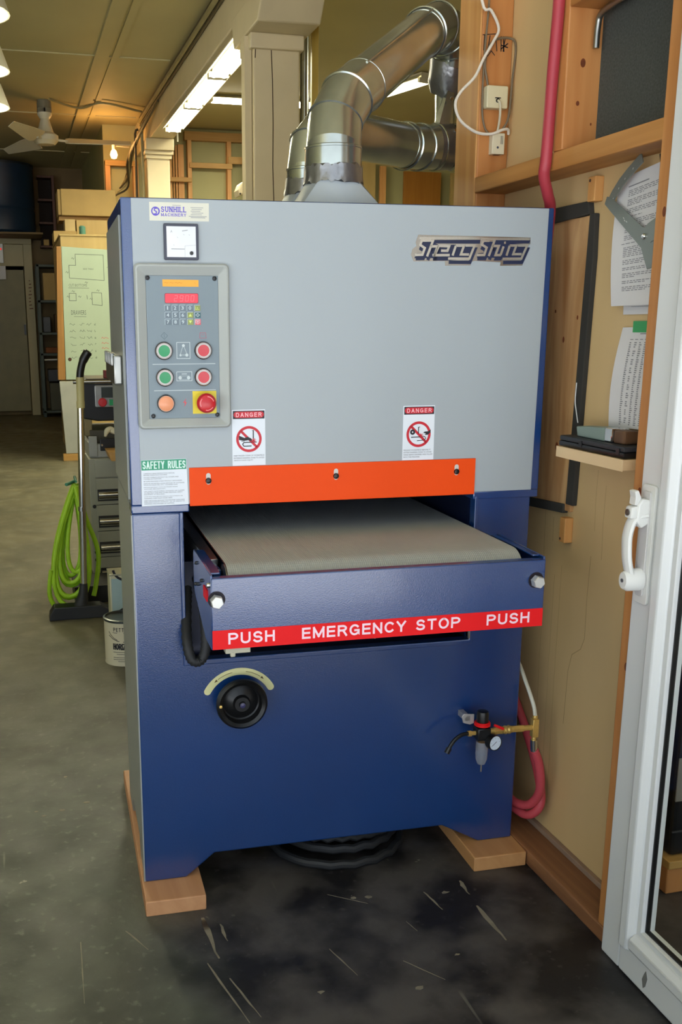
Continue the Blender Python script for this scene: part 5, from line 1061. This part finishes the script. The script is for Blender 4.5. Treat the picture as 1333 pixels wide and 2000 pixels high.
# ---- whiteboard and cabinet
WBM = mat('whiteboard_face', (172, 188, 162), .35, var=.02)
wbd = thing('whiteboard', 'tall whiteboard with pencilled cut list beside the sander', 'whiteboard', (.5, 8.05, .8))
MB().prism([(.283, .80), (.95, .80), (.95, 2.04), (.302, 2.075)], 'xz', 8.02, 8.06).build('board_face', WBM, wbd, bevel=.003)
MB().prism([(.205, .80), (.280, .80), (.300, 2.075), (.255, 2.075)], 'xz', 8.02, 8.10).build('wood_edge', wood('oak_edge', (150, 104, 44), (170, 122, 58), 'z'), wbd, bevel=.004)
F = Fxz(8.02); mb = MB()
mb.stroke([(.365, 1.87), (.365, 1.78), (.70, 1.76), (.70, 2.0), (.43, 2.005), (.43, 1.90), (.365, 1.90), (.365, 1.86)], .005, F)
mb.stroke([(.355, 1.635), (.42, 1.635), (.42, 1.565), (.355, 1.565), (.355, 1.637)], .005, F); mb.stroke([(.575, 1.645), (.67, 1.64), (.67, 1.52), (.575, 1.53), (.575, 1.647)], .005, F); mb.stroke([(.525, 1.62), (.53, 1.58)], .005, F)
put_text(mb, 'CUT BOTTOMS', .355, .53, 1.70, 1.725, F, .0006); mb.stroke([(.35, 1.688), (.55, 1.685)], .004, F)
put_text(mb, 'DRAWERS', .365, .51, 1.43, 1.475, F, .0006); mb.stroke([(.39, 1.415), (.51, 1.412)], .004, F)
rw = random.Random(9)
for k in range(6):
    z = 1.34-.065*k
    for a, b in ((.345, .40), (.44, .49), (.51, .56), (.585, .595)):
        n = 5; mb.stroke([(a+(b-a)*i/n+rw.uniform(-.004, .004), z+rw.uniform(-.012, .012)) for i in range(n+1)], .0035, F)
put_text(mb, 'SIDE TABLE', .50, .60, 1.86, 1.875, F, .0006)
for a, z in ((.39, 1.96), (.51, 1.735), (.38, 1.65), (.62, 1.66), (.44, 1.6), (.33, 1.6), (.55, 1.58), (.33, 1.83), (.73, 1.88)): mb.stroke([(a, z), (a+.012, z+.012), (a+.02, z-.004), (a+.03, z+.01)], .0035, F)
mb.build('pencil_marks', mat('pencil_ink', (96, 104, 96), .7), wbd, kind='stuff')
mb = MB()
for k in range(3): mb.stroke([(.65, 1.2-.05*k), (.66, 1.215-.05*k), (.675, 1.2-.05*k), (.69, 1.212-.05*k), (.72, 1.2-.05*k)], .005, F)
mb.build('red_marks', mat('red_marker', (196, 120, 110), .7), wbd)
MB().lathe([(.018, 0), (.012, .002), (0, .002)], (.33, 8.02, 1.0), n=16).build('handle_hole', mat('brown_hole', (70, 40, 20), .7), wbd)
lp = thing('grey_board', 'pale grey panel standing under the whiteboard on a wood block', 'panel', (.35, 7.95, .0))
MB().prism([(.213, .79), (.50, .79), (.46, .075), (.245, .075)], 'xz', 7.93, 7.97).build('panel_face', mat('pale_grey_panel', (168, 170, 160), .5), lp, bevel=.003)
for z in (.42, .20): MB().box(.385, .405, 7.915, 7.93, z, z+.045).build('hinge', BLACK, lp)
MB().box(.215, .40, 7.93, 8.0, .0, .072).build('foot_block', PINEX, lp, bevel=.004)
sc_ = thing('storage_cabinet', 'plain plywood storage cabinet behind the whiteboard', 'cabinet', (.7, 8.8, 0))
MB().box(.30, 1.18, 8.12, 9.75, 0, 2.18).build('carcass', PLY, sc_, bevel=.004); MB().box(.29, 1.185, 8.11, 9.76, 2.18, 2.20).build('top_board', PLY, sc_, bevel=.004)
CB = mat('cardboard', (176, 148, 92), .8, var=.04)
kb = thing('cardboard_box', 'wide cardboard carton lying on top of the plywood boxes', 'box', (.65, 9.4, 2.48)); MB().box(.385, .97, 9.2, 9.65, 2.485, 2.755).build('carton', CB, kb, bevel=.006); MB().box(.352, .384, 9.22, 9.62, 2.49, 2.75).build('end_flap', CB, kb, bevel=.003)
MB().box(.36, .97, 9.3, 9.7, 2.44, 2.483).build('slat', PINEX, kb, bevel=.003)
tag(MB().box(.535, .97, 9.18, 9.7, 2.2, 2.44).build('plywood_box', PLY, bevel=.004), 'plain plywood box under the wide carton', 'box')
tag(MB().box(.285, .525, 9.1, 9.5, 2.2, 2.315).build('cardboard_box', CB, bevel=.004), 'low cardboard box with printed mark on the cabinet top', 'box')
tag(MB().box(.41, .52, 9.15, 9.4, 2.316, 2.44).build('cardboard_box', mat('cardboard_light', (196, 172, 120), .8), bevel=.004), 'small pale box stacked on the low cardboard box', 'box')
tag(MB().lathe([(0, 0), (.03, 0), (.032, .01), (.032, .085), (.02, .095), (0, .095)], (.53, 8.3, 2.2), (0, 0, 1), 16).build('teal_cup', mat('teal_cup', (70, 120, 100), .5)), 'small teal cup on the edge of the cabinet top', 'cup')
# ---- far rack, dark cabinet, blue tarp roll
RKM = mat('rack_green', (58, 70, 60), .5, var=.1)
rk = thing('steel_rack', 'dark green steel rack full of boxes beside the exit door', 'rack', (.5, 13.2, 0))
for x, y in ((.185, 13.0), (.90, 13.0), (.185, 13.45), (.90, 13.45)): MB().box(x, x+.045, y, y+.045, 0, 2.2).build('upright', RKM, rk, bevel=.003)
for z in (.06, .90, 1.20, 1.66, 2.16): MB().box(.19, .94, 13.0, 13.5, z, z+.035).build('shelf', RKM, rk, bevel=.003)
for x0, x1, z0, z1, m, lab in ((.28, .6, 1.695, 2.08, CB, 'brown carton on the upper shelf of the steel rack'), (.25, .36, 1.236, 1.46, BLACK, 'black bottle box on the third shelf of the steel rack'), (.42, .6, 1.236, 1.5, mat('dark_brown_box', (90, 66, 36), .8), 'dark brown box on the third shelf of the steel rack'), (.27, .6, .936, 1.02, mat('rust_box', (120, 70, 34), .8), 'flat rust coloured box on the middle rack shelf'), (.3, .6, .096, .5, mat('grey_tub', (84, 84, 70), .7), 'grey tub on the bottom shelf of the steel rack'), (.28, .62, .52, .7, BLACK, 'black crate stacked on the grey tub in the rack')):
    tag(MB().box(x0, x1, 13.05, 13.35, z0, z1).build('stored_box', m, bevel=.008), lab, 'box')
tag(MB().cyl((.24, 13.02, .84), (.6, 13.02, .845), .012, 8).build('pale_rod', WHITE), 'pale rod lying along the front of the steel rack', 'rod')
rc = thing('wall_cabinet', 'dark open wooden shelf unit above the steel rack', 'shelf', (.36, 13.45, 2.45))
DKR = wood('dark_red_wood', (70, 36, 20), (92, 50, 28), 'z')
MB().box(.30, .49, 13.55, 13.59, 2.45, 3.42).build('back', mat('dark_shelf', (30, 18, 12), .8), rc); MB().box(.48, .52, 13.25, 13.59, 2.45, 3.45).build('side', DKR, rc, bevel=.003)
for z in (2.45, 2.78, 3.1, 3.42): MB().box(.28, .5, 13.3, 13.55, z, z+.03).build('shelf_board', DKR, rc, bevel=.003)
tag(MB().box(.33, .41, 13.32, 13.42, 2.481, 2.57).build('stored_box', CB, bevel=.01), 'small tan lump of parts on the dark wall shelf', 'box')
tb = thing('blue_drum', 'dark blue plastic drum stored on top of the exit door frame', 'drum', (-.25, 13.25, 2.6))
mb = MB().lathe([(0, 0), (.46, 0), (.49, .03), (.49, .3), (.475, .33), (.49, .36), (.49, .9), (.46, .93), (0, .93)], (-.27, 13.05, 2.601), (0, 0, 1), 40); mb.build('drum_body', mat('drum_blue', (20, 44, 66), .45, var=.1), tb)
MB().ring((-.27, 13.05, 3.50), (0, 0, 1), .46, .50, .03).build('drum_rim', mat('drum_rim', (16, 30, 40), .5), tb)
dk = MB().box(-1.3, .30, 12.6, 13.6, 2.575, 2.6).build('ceiling_shelf', DARKW); tag(dk, 'loft board above the exit door carrying the drum', 'shelf', kind='structure')
# ---- face shield on the near post
fs_ = thing('face_shield', 'white face shield visor hung behind the sander', 'helmet', (1.55, 5.4, 2.2))
FSM = mat('visor_white', (206, 190, 158), .4)
def fsx(u, v): return (u, v)
pts = [(1.455, 2.245), (1.450, 2.29), (1.470, 2.34), (1.52, 2.362), (1.60, 2.362), (1.635, 2.355), (1.640, 2.33), (1.60, 2.315)]
mb = MB().prism(pts, 'xz', 5.3, 5.46); mb.build('visor', FSM, fs_, bevel=.012)
mb = MB()
for u, v in ((1.463, 2.262), (1.53, 2.298), (1.60, 2.322)): mb.lathe([(0, .003), (.006, .003), (.007, 0)], (u, 5.3, v), n=10)
mb.build('rivets', BLACK, fs_)
MB().lathe([(.004, .004), (.010, .004), (.012, 0)], (1.622, 5.3, 2.338), n=14).build('pivot', STEEL, fs_)
MB().prism([(1.615, 2.35), (1.640, 2.46), (1.665, 2.47), (1.66, 2.33)], 'xz', 5.33, 5.43).build('head_strap', mat('strap_tan', (150, 132, 96), .6), fs_, bevel=.004)
MB().box(1.630, 1.672, 5.34, 5.42, 2.44, 2.50).box(1.63, 1.672, 5.34, 5.42, 2.20, 2.29).build('strap_pad', BLACK, fs_, bevel=.006)
MB().box(1.64, 1.70, 5.42, 5.50, 0, 2.5).build('hanging_stick', PINE, fs_, bevel=.002)
